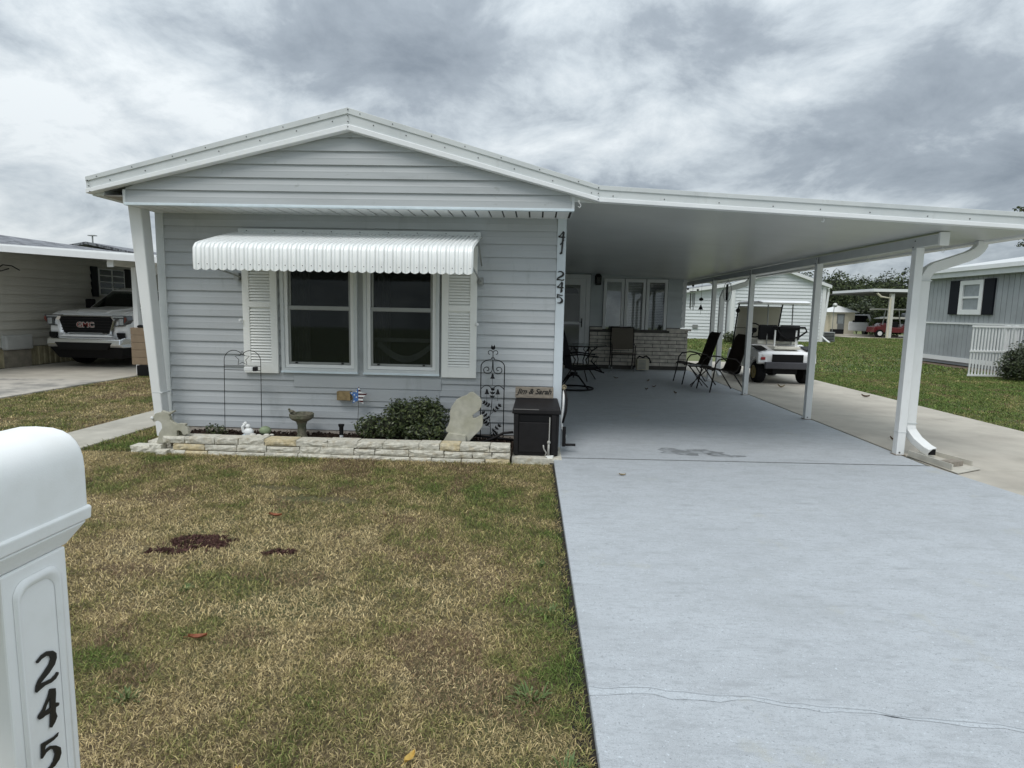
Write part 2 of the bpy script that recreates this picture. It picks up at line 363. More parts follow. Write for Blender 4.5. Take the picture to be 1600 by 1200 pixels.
def wav(x): return 2.115+0.035*math.sin(x*2.1+0.6)-0.06*max(0,min(1,(x-0.4)/1.2))+0.006*math.sin(x*17)+0.004*math.sin(x*31+1)+0.003*math.sin(x*57)
xs = [0.235+0.06*i for i in range(int(4.3/0.06)+1)]
top1 = [(x, wav(x)) for x in xs]
def slab(name, poly, z0=-0.12, z1=0.0, mt=M_drive): return MB().prism(poly, z0, z1, 'z').build(name, mt, drv, bevel=0.006)
MB().hexa([(0.16,-1,GZ-.01),(0.28,-1,GZ-.01),(0.24,5.75,GZ-.01),(0.165,5.75,GZ-.01)],[(0.16,-1,GZ+.003),(0.28,-1,GZ+.003),(0.24,5.75,GZ+.003),(0.165,5.75,GZ+.003)]).build('edge_gap_shade', mat('painted_gap_shade',(0.02,0.017,0.013),0.98,0.3,30), kind='structure')  # near-black strip painting the shadow of the gap beside the slab
drv = bpy.data.objects.new('painted_driveway', None); C.objects.link(drv); drv['kind'] = 'structure'; ORG[drv.name] = (0,0,0)
slab('slab', [(0.245,-1.0),(4.55,-1.0)]+[(x,y-0.003) for x,y in reversed(top1)])
slab('slab', [(x,y+0.003) for x,y in top1]+[(3.87,5.86),(0.203,5.745)])
slab('slab', [(0.203,5.760),(3.84,5.875),(3.86,15.3),(0.29,15.3)])
MB().hexa([(0.21,5.749,0.0005),(3.835,5.864,0.0005),(3.835,5.877,0.0005),(0.21,5.762,0.0005)],[(0.21,5.749,0.002),(3.835,5.864,0.002),(3.835,5.877,0.002),(0.21,5.762,0.002)]).build('joint_filler', mat('joint_dark',(0.24,0.25,0.255),0.9,0.3,30), drv)
# repaired strip following the crack
rb = MB(); lft = []; rgt = []
for x,y in top1:
    wd = 0.034+0.020*math.sin(x*1.9+2)+0.008*math.sin(x*13)+0.004*math.sin(x*37); lft.append((x,y+0.012+0.004*math.sin(x*17))); rgt.append((x,y-wd))
vs = [(x,y,0.0015) for x,y in lft]+[(x,y,0.0015) for x,y in rgt]; k = len(lft)
rb.add(vs, [(i,i+1,k+i+1,k+i) for i in range(k-1)]).build('repair_strip', mat('repair_paint', (0.455,0.49,0.52), 0.75, 0.05, 12, 0.15, 120), drv)
add_speckle(MATS['repair_paint'])
ck = MB(); vs = [(x,y+0.0022,0.003) for x,y in top1]+[(x,y-0.0,0.003) for x,y in top1]
ck.add(vs, [(i,i+1,k+i+1,k+i) for i in range(k-1)]).build('crack', mat('crack_dark', (0.33,0.35,0.37), 0.9), drv)
# dark blotch near the joint
def blotch(name, cx_, cy_, rx, ry, mt, z=0.0015, seed=1, parent=None, kind=None, n=40):
    r = random.Random(seed); ph = [r.uniform(0,6.28) for _ in range(6)]
    pts = []
    for j in range(n):
        a = 2*math.pi*j/n; q = 1+0.22*math.sin(2*a+ph[0])+0.18*math.sin(3*a+ph[1])+0.14*math.sin(5*a+ph[2])+0.1*math.sin(9*a+ph[3])
        pts.append((cx_+rx*q*math.cos(a), cy_+ry*q*math.sin(a)))
    b = MB(); b.add([(x,y,z) for x,y in pts]+[(cx_,cy_,z)], [(i,(i+1)%n,n) for i in range(n)])
    return b.build(name, mt, parent, kind=kind)
M_stain = mat('damp_stain', (0.20,0.215,0.225), 0.75, 0.1, 12, 0.1, 100, col2=(0.34,0.365,0.39), s2=9, lo=.45, hi=.60)
blotch('stain', 1.60, 6.17, 0.26, 0.17, M_stain, parent=drv, seed=4); blotch('stain', 1.95, 6.05, 0.17, 0.06, M_stain, parent=drv, seed=9)

# tan driveway right: slabs with joints
dr2 = bpy.data.objects.new('side_driveway', None); C.objects.link(dr2); dr2['kind'] = 'structure'; ORG[dr2.name] = (0,0,0)
for a,b in ((-1,2.5),(2.508,5.78),(5.788,8.86),(8.868,12.0),(12.008,15.2),(15.208,18.5)):
    MB().box(3.892 if a>2 else 4.6,6.35,a,b,-0.12,-0.006).build('slab', M_conc, dr2, bevel=0.008)
# far left driveway and path
dl = bpy.data.objects.new('neighbour_driveway', None); C.objects.link(dl); dl['kind'] = 'structure'; ORG[dl.name] = (0,0,0)
for a,b,m_ in ((-1,4.5,M_concw),(4.508,10.6,M_concw),(10.608,15.0,M_conc),(15.008,23,M_conc)):
    MB().box(-11.05,-7.82,a,b,-0.12,-0.004).build('slab', m_, dl, bevel=0.008)
pt = bpy.data.objects.new('garden_path', None); C.objects.link(pt); pt['kind'] = 'structure'; ORG[pt.name] = (0,0,0)
for i in range(14): MB().box(-5.1,-4.45,-0.9+1.5*i,0.592+1.5*i,-0.10,-0.012).build('slab', M_path, pt, bevel=0.01)

# ------------------------------------------------------------------ the house
H = thing('mobile_home', 'pale blue-grey mobile home with front gable, lapped siding and attached white carport', 'house', (-1.82,6.2,0))
FY = 6.20; GY = 5.70; FA = 5.62
# wall cores
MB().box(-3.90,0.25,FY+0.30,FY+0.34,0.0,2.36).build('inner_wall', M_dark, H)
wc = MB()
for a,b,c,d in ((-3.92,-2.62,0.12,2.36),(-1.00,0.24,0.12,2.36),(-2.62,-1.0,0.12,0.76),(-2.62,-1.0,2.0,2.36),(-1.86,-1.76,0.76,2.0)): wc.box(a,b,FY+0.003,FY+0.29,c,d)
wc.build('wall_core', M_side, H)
MB().box(-3.93,0.27,FY+0.35,20,0.1,2.40).build('wall', M_side, H)
MB().box(-3.9,0.25,FY-0.01,FY+0.25,-0.1,0.118).build('foundation', M_found, H)
wins = [(1.31,2.09,0.76,2.0),(2.17,2.92,0.76,2.0)]
siding(H, (-3.855+0.0,FY,0), (1,0,0), (0,-1,0), 4.045, 0.122, 2.34, 0.1305, M_side, holes=[(a-0.03,b+0.02,c,d) for a,b,c,d in wins])
MB().box(-3.935,-3.85,FY-0.022,FY+0.06,0.10,2.36).build('corner_board', M_trim, H, bevel=0.004)
MB().box(0.192,0.282,FY-0.022,FY+0.06,0.0,2.36).build('corner_board', mat('corner_grey', (0.60,0.66,0.70), 0.45, 0.04), H, bevel=0.004)
MB().box(-3.85,0.19,FY-0.03,FY+0.01,2.335,2.36).build('frieze', M_trim, H)
# odd replaced piece of siding below the window and a short panel
MB().box(-2.525,-0.97,FY-0.024,FY-0.013,0.575,0.70).build('siding_board', M_side, H, bevel=0.002)
MB().box(-2.06,-0.99,FY-0.021,FY-0.014,0.44,0.565).build('siding_board', M_side, H, bevel=0.002)
# side walls of the house
siding(H, (0.27,FY+0.06,0), (0,1,0), (1,0,0), 9.0, 0.10, 2.40, 0.1305, M_side, join=True, name='side_siding')
siding(H, (-3.93,15,0), (0,-1,0), (-1,0,0), 8.7, 0.10, 2.40, 0.1305, M_side, join=True, name='side_siding')
# gable box
def rk(z): return (max(-3.895,-1.71-(3.06-z)/0.2415)+3.895, min(0.315,-1.71+(3.06-z)/0.259)+3.895)
MB().prism([(-3.90,2.35),(0.32,2.35),(0.32,2.50),(-1.73,3.04),(-3.9,2.50)], GY+0.004, GY+0.5, 'y').build('gable_core', M_sideg, H)
siding(H, (-3.895,GY,0), (1,0,0), (0,-1,0), 4.21, 2.352, 3.06, 0.122, M_sideg, lim=rk)
MB().box(-3.905,0.325,GY-0.028,GY+0.02,2.328,2.352).build('gable_sill_trim', mat('blue_white_trim', (0.66,0.75,0.80), 0.4), H, bevel=0.003)
MB().box(0.300,0.325,GY-0.02,GY+0.5,2.345,2.46).build('gable_end_trim', M_trim, H)
MB().box(-3.915,-3.89,GY-0.02,GY+0.5,2.335,2.47).build('gable_end_trim', M_trim, H)
# slatted soffit between gable and wall
sm = None
for i in range(33):
    x0 = -3.90+0.1273*i
    if sm is None:
        sm = MB().box(0,0.112,0,0.47,0,0.009).mesh('soffit_panel'); sm.materials.append(M_white)
    share(sm, 'soffit_panel', M_white, H, (x0, GY+0.02, 2.336))
MB().box(-3.9,0.31,GY+0.02,FY,2.3445,2.352).build('soffit_backing', mat('soffit_gap', (0.03,0.03,0.03), 0.9), H)
# roof fascia runs
RP = [(-4.22,2.570),(-1.747,3.203),(0.542,2.551),(4.60,2.352)]
def skew(x0,z0,x1,z1,ya,yb,da,db):
    return MB().hexa([(x0,ya,z0+db),(x1,ya,z1+db),(x1,yb,z1+db),(x0,yb,z0+db)],[(x0,ya,z0+da),(x1,ya,z1+da),(x1,yb,z1+da),(x0,yb,z0+da)])
scr = MB()
for i in range(3):
    (x0,z0),(x1,z1) = RP[i],RP[i+1]
    thick = 0.205 if i < 2 else 0.150
    if i == 0: d0, d1 = 0.150, 0.195
    elif i == 1: d0, d1 = 0.195, 0.143
    else: d0 = d1 = 0.145
    def sk2(ya,yb,fa0,fa1,fb0,fb1):
        return MB().hexa([(x0,ya,z0-fb0),(x1,ya,z1-fb1),(x1,yb,z1-fb1),(x0,yb,z0-fb0)],[(x0,ya,z0-fa0),(x1,ya,z1-fa1),(x1,yb,z1-fa1),(x0,yb,z0-fa0)])
    sk2(FA-0.004,FA+0.07,0,0,d0*0.27,d1*0.27).build('drip_edge', M_trim, H, bevel=0.002)
    sk2(FA+0.006,FA+0.07,d0*0.27,d1*0.27,d0*0.74,d1*0.74).build('fascia_board', M_trim, H)
    sk2(FA-0.010,FA+0.07,d0*0.74,d1*0.74,d0*1.0,d1*1.0).build('fascia_lip', M_lip, H, bevel=0.004)
    n_ = 7 if i < 2 else 9
    for j in range(n_):
        t = (j+0.35+rnd.uniform(-0.1,0.1))/n_; x = x0+(x1-x0)*t; z = z0+(z1-z0)*t
        if i < 2: scr.cyl((x,FA-0.008,z-0.025),0.0048,0.006,8,'y')
        x += 0.12 if i < 2 else 0; scr.cyl((x,FA+0.001,z-0.085+(z1-z0)*0.12/(x1-x0) if i<2 else z-0.085),0.0048,0.006,8,'y')
for dz in (0.02,0.075,0.125,0.17): scr.cyl((-1.742,FA-0.012,3.203-dz),0.005,0.012,8,'y')
for dz in (0.02,0.07,0.12): scr.cyl((0.532,FA-0.014,2.549-dz),0.005,0.012,8,'y'); scr.cyl((-4.20+dz*0.2,FA-0.014,2.555-dz),0.005,0.012,8,'y')
scr.build('screw_heads', M_screw, H, kind='stuff')
# roofs
def roofslab(x0,z0,x1,z1,y0,y1,th,name,mt,par=H):
    return MB().hexa([(x0,y0,z0-th),(x1,y0,z1-th),(x1,y1,z1-th),(x0,y1,z0-th)],[(x0,y0,z0),(x1,y0,z1),(x1,y1,z1),(x0,y1,z0)]).build(name, mt, par)
M_roof = mat('white_metal_roof', (0.70,0.72,0.72), 0.35, 0.06)
roofslab(-4.19,2.555,-1.747,3.185,FA+0.07,20,0.10,'roof_plane',M_roof); roofslab(-1.747,3.185,0.53,2.54,FA+0.07,20,0.10,'roof_plane',M_roof)
MB().box(-4.22,-4.10,FA+0.07,20,2.41,2.545).build('left_gutter', M_trim, H, bevel=0.01)
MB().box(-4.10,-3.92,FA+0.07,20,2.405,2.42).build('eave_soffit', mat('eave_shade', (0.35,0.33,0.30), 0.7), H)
# carport roof
CP = thing('carport', 'attached white flat carport roof with beam and square posts over the painted drive', 'carport', (3.83,6.3,0))
pw = 0.61; yy = FA+0.07
while yy < 15.9:
    y1 = min(yy+1.22, 15.95)
    roofslab(0.285,2.542,4.48,2.335,yy,y1-0.003,0.125,'roof_panel',M_soff,CP); yy = y1
MB().box(4.48,4.59,FA+0.07,15.95,2.185,2.325).build('gutter', M_white, CP, bevel=0.012)
bm_ = MB().box(3.79,3.87,5.98,15.7,2.125,2.222); bm_.build('beam', M_beam, CP)
MB().box(3.785,3.875,5.95,5.98,2.11,2.235).build('beam_cap', M_white, CP, bevel=0.004)
for i,(px,py) in enumerate(((3.83,6.34),(3.80,8.42),(3.77,10.85),(3.74,13.0))):
    MB().box(px-0.04,px+0.04,py-0.04,py+0.04,0.0,2.124).build('post', M_white, CP, bevel=0.004)
    b = MB().box(px-0.044,px-0.036,py-0.03,py+0.03,2.10,2.21); b.build('bracket', M_beam, CP)
    s_ = MB().cyl((px-0.047,py-0.012,2.19),0.007,0.006,8,'x').cyl((px-0.047,py+0.015,2.13),0.007,0.006,8,'x')
    s_.build('bolt', M_black, CP)
    MB().box(px-0.052,px+0.052,py-0.052,py+0.052,0.0,0.006).build('base_plate', mat('rusty_plate',(0.20,0.16,0.12),0.8,0.3,40), CP)
    MB().cyl((px-0.01,py-0.046,0.03),0.008,0.008,8,'y').build('anchor', M_screw, CP)
MB().box(3.786,3.874,6.296,6.384,0.24,0.246).build('post_collar', M_trim, CP)
def dspout(label, pts, name='downspout', w_=0.05, d_=0.038):
    t = thing(name, label, 'downspout', (pts[-1][0],pts[-1][1],0))
    MB().tube(pts, 0, rect=(w_,d_)).build('pipe', M_white, t, bevel=0.006); return t
ds = dspout('white square downspout curving down beside the front carport post', [(4.48,6.40,2.21),(4.48,6.40,2.165),(4.46,6.40,2.13),(4.42,6.40,2.09),(4.36,6.41,2.055),(4.24,6.42,2.01),(4.06,6.44,1.945),(4.01,6.44,1.91),(3.975,6.44,1.85),(3.97,6.44,1.70),(3.97,6.43,0.30),(3.975,6.41,0.24),(4.0,6.33,0.16),(4.04,6.22,0.095),(4.06,6.16,0.075)])
for z in (1.80,0.32): MB().box(3.914,4.026,6.386,6.484,z,z+0.012).build('joint_band', M_trim, ds)
MB().box(4.018,4.088,6.149,6.153,0.045,0.105).build('mouth', M_black, ds).rotation_euler = (0,0,0)
ds2 = dspout('second white downspout beside the rear carport post, seen behind the hanging chimes', [(4.48,13.0,2.21),(4.48,13.0,2.15),(4.40,13.0,2.07),(4.28,13.02,2.03),(4.10,13.04,1.97),(3.97,13.05,1.90),(3.93,13.06,1.78),(3.93,13.06,0.25),(3.97,12.98,0.12)])
dl_ = thing('downspout', 'wide white downspout leaning down the left front corner of the home', 'downspout', (-3.84,5.98,0))
MB().hexa([(-3.885,5.95,0.05),(-3.795,5.95,0.05),(-3.795,6.07,0.05),(-3.885,6.07,0.05)],[(-4.03,5.90,2.42),(-3.90,5.90,2.42),(-3.90,6.05,2.42),(-4.03,6.05,2.42)]).build('pipe', M_white, dl_, bevel=0.012)
MB().box(-3.902,-3.795,5.94,6.08,0.50,0.515).build('joint_band', M_trim, dl_, bevel=0.003)
# splash block
sb = thing('splash_block', 'tan plastic splash trough under the front downspout with a loose brick in it', 'splash block', (4.05,6.1,0))
def quadwall(p,q,h,t,mb):
    p=Vector(p); q=Vector(q); d=(q-p).normalized(); n_=Vector((-d.y,d.x,0))*t
    mb.hexa([p,q,q+n_,p+n_],[p+Vector((0,0,h)),q+Vector((0,0,h)),q+n_+Vector((0,0,h)),p+n_+Vector((0,0,h))])
M_spl = mat('splash_plastic', (0.50,0.48,0.42), 0.8, 0.1, 10)
b = MB(); quadwall((3.88,6.25,0.004),(3.94,5.68,0.004),0.062,0.014,b); b.build('side_wall', M_spl, sb)
b = MB(); quadwall((4.13,6.46,0.004),(4.27,5.88,0.004),0.055,-0.014,b); b.build('side_wall', M_spl, sb)
MB().hexa([(3.88,6.27,0.002),(3.93,5.58,0.002),(4.28,5.78,0.002),(4.13,6.46,0.002)],[(3.88,6.27,0.012),(3.93,5.58,0.008),(4.28,5.78,0.008),(4.13,6.46,0.02)]).build('floor', M_spl, sb)
T = Matrix.Translation((4.07,5.88,0.012)) @ Matrix.Rotation(R_(22),4,'Z')
solo(MB().box(-0.09,0.09,-0.05,0.05,0,0.045,T), 'brick', mat('loose_brick', (0.27,0.24,0.20), 0.9, 0.2, 30), 'weathered loose brick lying in the splash trough', 'brick', (4.07,5.88,0.012))

# windows with shutters
def hung_window(x0,x1,label,xo):
    W = MB()
    y = FY-0.045
    def fr(a,b,c,d,t,ya,yb,mt,nm,par):
        q = MB(); q.box(a,a+t,ya,yb,c,d); q.box(b-t,b,ya,yb,c,d); q.box(a+t,b-t,ya,yb,c,c+t); q.box(a+t,b-t,ya,yb,d-t,d); return q.build(nm, mt, par, bevel=0.002)
    fo = fr(x0,x1,0.742,2.03,0.035,y,FY+0.02,M_trim,'window_frame',H)
    fr(x0+0.036,x1-0.036,0.779,1.993,0.035,y+0.012,FY+0.02,M_white,'inner_frame',fo)
    gx0,gx1 = x0+0.072,x1-0.072
    fr(gx0,gx1,0.816,1.40,0.022,y+0.03,FY+0.012,M_alum,'lower_sash',fo)
    fr(gx0+0.006,gx1-0.006,1.401,1.956,0.020,y+0.042,FY+0.03,M_alum,'upper_sash',fo)
    MB().box(gx0,gx1,y+0.026,y+0.05,1.385,1.418).build('meeting_rail', M_alum, fo)
    MB().box(gx0+0.022,gx1-0.022,FY-0.012,FY-0.009,0.838,1.385).build('glass_pane', M_glass, fo)
    MB().box(gx0+0.024,gx1-0.024,FY+0.010,FY+0.013,1.42,1.938).build('glass_pane', M_glass, fo)
    for xx in (gx0+0.08,gx1-0.09): MB().box(xx-0.012,xx+0.012,y+0.016,y+0.03,0.822,0.836).build('latch', M_black, fo)
    MB().box(x0-0.005,x1+0.005,y-0.012,y+0.02,0.724,0.744).build('sill', mat('blue_white_trim', (0,0,0)), fo, bevel=0.003)
hung_window(-2.642,-1.842,'',0); hung_window(-1.778,-0.990,'',0)
# rolled shade behind upper sashes, dim curtains
for x0,x1 in ((-2.62,-1.86),(-1.75,-1.0)):
    b = MB(); n_ = 24
    for k_ in range(n_):
        xa = x0+(0.20)*k_/n_; xb = x0+(0.20)*(k_+1)/n_
        ya = FY+0.2+0.02*math.sin(k_*1.3); yb_ = FY+0.2+0.02*math.sin((k_+1)*1.3)
        b.add([(xa,ya,0.76),(xb,yb_,0.76),(xb,yb_,1.95),(xa,ya,1.95)],[(0,1,2,3)])
    b.build('curtain', M_curt, H)
b = MB(); pts = []
for k_ in range(13):
    t = k_/12; xx = -1.67+0.60*t; zc = 1.05-0.17*math.sin(math.pi*t)
    pts.append((xx,zc))
vs = [(x,FY+0.12,z+0.035) for x,z in pts]+[(x,FY+0.10,z-0.035) for x,z in pts]
b.add(vs,[(i,i+1,14+i,13+i) for i in range(12)]).build('valance', mat('valance_cloth', (0.30,0.32,0.32), 0.9), H)
b = MB().box(-1.70,-1.04,FY+0.13,FY+0.14,1.06,1.10); b.build('valance_rail', mat('valance_cloth', (0,0,0)), H)
slatme = MB().hexa([(0,-0.004,0),(0.218,-0.004,0),(0.218,0.008,0),(0,0.008,0)],[(0,0.008,0.020),(0.218,0.008,0.020),(0.218,0.016,0.020),(0,0.016,0.020)]).mesh('slat'); slatme.materials.append(M_shut)
for x0 in (-3.035,-0.965):
    lab = 'shutter'
    sh = MB(); x1 = x0+0.36; ya, yb_ = FY-0.05, FY-0.018
    sh.box(x0,x0+0.07,ya,yb_,0.715,2.05); sh.box(x1-0.07,x1,ya,yb_,0.715,2.05)
    sh.box(x0+0.07,x1-0.07,ya,yb_,0.715,0.825); sh.box(x0+0.07,x1-0.07,ya,yb_,1.395,1.455); sh.box(x0+0.07,x1-0.07,ya,yb_,1.98,2.05)
    sh.box(x0+0.07,x1-0.07,yb_-0.004,yb_,0.825,1.98)
    so_ = sh.build('shutter', M_shut, H, bevel=0.003)
    MB().box(x0+0.07,x1-0.07,yb_-0.002,yb_+0.004,0.825,1.98).build('louvre_back', mat('louvre_gap',(0.16,0.16,0.15),0.9), so_)
    z = 0.829
    while z < 1.96:
        if not (1.37 < z < 1.455): share(slatme, 'slat', M_shut, so_, (x0+0.071, ya+0.006, z))
        z += 0.0292 if not (1.37 < z+0.0292 < 1.455) else 0.0292
# awning: shared pans
path = [(6.145,2.135),(5.95,2.090),(5.75,2.042),(5.55,1.99),(5.46,1.967),(5.405,1.948),(5.380,1.915),(5.375,1.80)]
PW = 0.0786
def pan():
    us = [0,0.05,0.12,0.33,0.42,0.58,0.67,0.88,0.95,1.0]; hs = [0,0.013,0.019,0.019,0.006,0.006,0.019,0.019,0.013,0]
    b = MB(); rows = []
    for i,(y,z) in enumerate(path):
        a = path[max(i-1,0)]; c = path[min(i+1,len(path)-1)]; d = Vector((c[0]-a[0],c[1]-a[1])).normalized(); nn = Vector((d.y,-d.x))
        if nn.y < 0 and i < 5: nn = -nn
        if i >= 5 and nn.x > 0: nn = -nn
        rows.append([(u*PW, y+nn.x*h, z+nn.y*h) for u,h in zip(us,hs)])
    for extra in (0.5,1.0):
        rows.append([(u*PW, 5.375-h-0.002*extra, 1.80-(0.055+0.024*math.sqrt(max(0,1-(2*u-1)**2)))*extra) for u,h in zip(us,hs)])
    m_ = len(us); vs = [p for r in rows for p in r]
    fs = [(i*m_+j,i*m_+j+1,(i+1)*m_+j+1,(i+1)*m_+j) for i in range(len(rows)-1) for j in range(m_-1)]
    b.add(vs,fs); me = b.mesh('awning_pan'); me.materials.append(M_awn)
    for p in me.polygons: p.use_smooth = True
    me.set_sharp_from_angle(angle=R_(40)); return me
AW = thing('window_awning', 'white ribbed metal awning with scalloped front edge above the twin front windows', 'awning', (-1.83,6.15,2.13))
pm = pan()
for i in range(32):
    o = share(pm, 'awning_pan', M_awn, AW, (-3.085+PW*i, 0, 0))
sc = MB()
for i in range(32): sc.cyl((-3.085+PW*(i+0.72),5.352,1.775),0.004,0.006,6,'y')
sc.build('rivets', M_screw, AW, kind='stuff')
fl = MB().box(-3.04,-0.575,6.12,6.175,2.142,2.185); fl.build('wall_flashing', M_trim, AW, bevel=0.003)
sc = MB()
for i in range(9): sc.cyl((-2.95+0.29*i,6.112,2.165),0.005,0.008,6,'y')
sc.build('flashing_screws', M_screw, AW, kind='stuff')
for xx in (-3.085,-0.572):
    MB().tube([(xx,y,z+0.002) for y,z in path]+[(xx,5.375,1.74)], 0.007, 6).build('edge_trim', M_awn, AW, smooth=True)
    MB().tube([(xx+(0.02 if xx<-2 else -0.01),5.42,1.80),(xx+(0.04 if xx<-2 else 0.0),6.15,1.70)],0.009,6).build('brace', M_alum, AW)
    MB().tube([(xx,5.9,2.05),(xx+0.01,6.16,1.86)],0.008,6).build('brace', M_alum, AW)
    MB().box(xx-0.02,xx+0.03,6.13,6.18,1.67,1.74).build('bracket', M_alum, AW)
for xx,zz_ in ((-3.05,1.245),(-0.60,1.255)):
    MB().lathe((xx+0.0,6.13,zz_),[(0.0,0),(0.018,0.004),(0.018,0.022),(0.006,0.03)],12).build('wall_knob', M_white, H)

# house digits
D2 = [(1.05,0.719),(1.063,0.725),(1.076,0.725),(1.09,0.718),(1.098,0.708),(1.098,0.698),(1.092,0.687),(1.077,0.678),(1.054,0.67),(1.068,0.666),(1.082,0.663),(1.092,0.665),(1.096,0.668),(1.1,0.665),(1.099,0.661),(1.092,0.656),(1.081,0.655),(1.065,0.659),(1.054,0.658),(1.045,0.657),(1.043,0.66),(1.045,0.671),(1.052,0.68),(1.068,0.689),(1.079,0.696),(1.084,0.704),(1.082,0.711),(1.073,0.717),(1.062,0.717),(1.054,0.714),(1.051,0.715)]
D4 = [(1.077,0.646),(1.09,0.639),(1.09,0.628),(1.087,0.609),(1.091,0.607),(1.096,0.603),(1.095,0.598),(1.087,0.599),(1.086,0.59),(1.089,0.578),(1.083,0.57),(1.074,0.564),(1.07,0.567),(1.074,0.596),(1.0605,0.5995),(1.054,0.599),(1.047,0.601),(1.044,0.607),(1.046,0.611),(1.056,0.616),(1.071,0.634)]
H4 = [(1.075,0.629),(1.074,0.608),(1.06,0.608),(1.064,0.615)]
D5 = [(1.089,0.547),(1.086,0.541),(1.076,0.54),(1.056,0.543),(1.052,0.535),(1.067,0.534),(1.08,0.525),(1.091,0.512),(1.092,0.499),(1.086,0.489),(1.074,0.484),(1.06,0.485),(1.052,0.487),(1.05,0.492),(1.063,0.492),(1.072,0.497),(1.077,0.508),(1.074,0.52),(1.067,0.528),(1.056,0.528),(1.047,0.523),(1.044,0.524),(1.047,0.554),(1.066,0.549),(1.079,0.546)]
D1 = [(0.02,0.0),(0.034,0.005),(0.04,0.085),(0.03,0.09),(0.014,0.072),(0.018,0.066),(0.026,0.071),(0.024,0.02),(0.012,0.005)]
def norm(p, ref=None):
    r = ref or p; cx_ = (min(a for a,b in r)+max(a for a,b in r))/2; cz = (min(b for a,b in r)+max(b for a,b in r))/2; return [(a-cx_,b-cz) for a,b in p]
DG = {'2':(norm(D2),None),'4':(norm(D4),norm(H4,D4)),'5':(norm(D5),None),'1':(norm(D1),None)}
def tri_fill(poly, hole):
    bm = bmesh.new()
    for pl in ([poly] if hole is None else [poly,hole]):
        vv = [bm.verts.new((a,b,0)) for a,b in pl]
        for i in range(len(vv)): bm.edges.new((vv[i],vv[(i+1)%len(vv)]))
    bmesh.ops.triangle_fill(bm, use_beauty=True, use_dissolve=False, edges=bm.edges)
    bm.verts.index_update(); vs = [(v.co.x,v.co.y) for v in bm.verts]; fs = [tuple(v.index for v in f.verts) for f in bm.faces]; bm.free(); return vs, fs
M_num = mat('black_numeral', (0.012,0.011,0.010), 0.4)
def digit(ch, place, sc, th, parent):
    poly, hole = DG[ch]; vs, fs = tri_fill(poly, hole); b = MB(); k = len(vs)
    b.add([place(a*sc,c*sc,th) for a,c in vs]+[place(a*sc,c*sc,0) for a,c in vs], fs+[tuple(k+i for i in reversed(f)) for f in fs])
    for pl in ([poly] if hole is None else [poly,hole]):
        q = len(pl); b.add([place(a*sc,c*sc,th) for a,c in pl]+[place(a*sc,c*sc,0) for a,c in pl], [(i,(i+1)%q,(i+1)%q+q,i+q) for i in range(q)])
    return b.build('numeral', M_num, parent)
cols = [('4',2.158),('1',2.048),('2',1.773),('4',1.660),('5',1.545)]
for ch,z in cols:
    digit(ch, lambda a,c,t,z=z: (0.236+a, FY-0.024-t, z+c), 1.4, 0.006, H)

# ------------------------------------------------------------------ mailbox
MBX = thing('mailbox', 'white plastic mailbox with rounded top on a panelled post numbered 245', 'mailbox', (-1.06,1.05,-0.03))
M_mb = mat('mailbox_plastic', (0.87,0.885,0.88), 0.45, 0.02, 5, 0.06, 260, col2=(0.82,0.83,0.815), s2=9, lo=.55, hi=.8)
def arch(z0, zc, hw, xc, n=14, rz=None):
    pts = [(xc+hw,z0),(xc+hw,zc)]
    for j in range(1,n): a = math.pi*j/n; pts.append((xc+hw*math.copysign(abs(math.cos(a))**0.68,math.cos(a)), zc+(rz or hw)*math.sin(a)**0.85))
    return pts+[(xc-hw,zc),(xc-hw,z0)]
MB().prism(arch(0.985,1.070,0.098,-1.048,rz=0.086),0.72,1.212,'y').build('box', M_mb, MBX, smooth='auto', bevel=0.004)
MB().prism([(-1.157,0.958),(-0.947,0.958),(-0.944,0.984),(-0.949,0.988),(-1.152,0.988),(-1.160,0.984)],0.70,1.216,'y').build('base_rim', M_mb, MBX, bevel=0.003)
MB().hexa([(-1.13,0.93,0.918),(-0.965,0.93,0.918),(-0.965,1.165,0.918),(-1.13,1.165,0.918)],[(-1.15,0.75,0.957),(-0.947,0.75,0.957),(-0.947,1.205,0.957),(-1.15,1.205,0.957)]).build('support', M_mb, MBX, bevel=0.004)
# post with moulded panels: body + raised frame on the right face
MB().box(-1.125,-0.962,1.005,1.158,-0.05,0.917).build('post', M_mb, MBX, bevel=0.004)
def archp(y0,y1,z0,z1,n=8,r=0.03):
    pts = [(y0,z0),(y1,z0),(y1,z1-r)]
    for j in range(1,n): a = math.pi/2*j/n; pts.append((y1-r*(1-math.cos(a)), z1-r+r*math.sin(a)))
    pts.append((y1-r,z1))
    pts += [(y0+r,z1)]
    for j in range(1,n): a = math.pi/2*(1-j/n); pts.append((y0+r*(1-math.cos(a)), z1-r+r*math.sin(a)))
    return pts+[(y0,z1-r)]
fr_ = MB(); o_ = archp(1.026,1.137,-0.04,0.893); i_ = archp(1.040,1.123,-0.02,0.872)
k = len(o_); fr_.add([(-0.9615,a,b) for a,b in o_]+[(-0.9545,a*0.85+0.15*c,b*0.85+0.15*d) for (a,b),(c,d) in zip(o_,i_)]+[(-0.9545,a*0.4+0.6*c,b*0.4+0.6*d) for (a,b),(c,d) in zip(o_,i_)]+[(-0.9612,a,b) for a,b in i_],
        [(r_*k+i,r_*k+(i+1)%k,(r_+1)*k+(i+1)%k,(r_+1)*k+i) for r_ in range(3) for i in range(k)])
fr_.build('panel_moulding', M_mb, MBX, smooth=True)
for ch,(py,pz) in (('2',(1.085,0.690)),('4',(1.083,0.603)),('5',(1.081,0.512))):
    digit(ch, lambda a,c,t,py=py,pz=pz: (-0.9605+t, py+a, pz+c), 1.0, 0.0025, MBX)

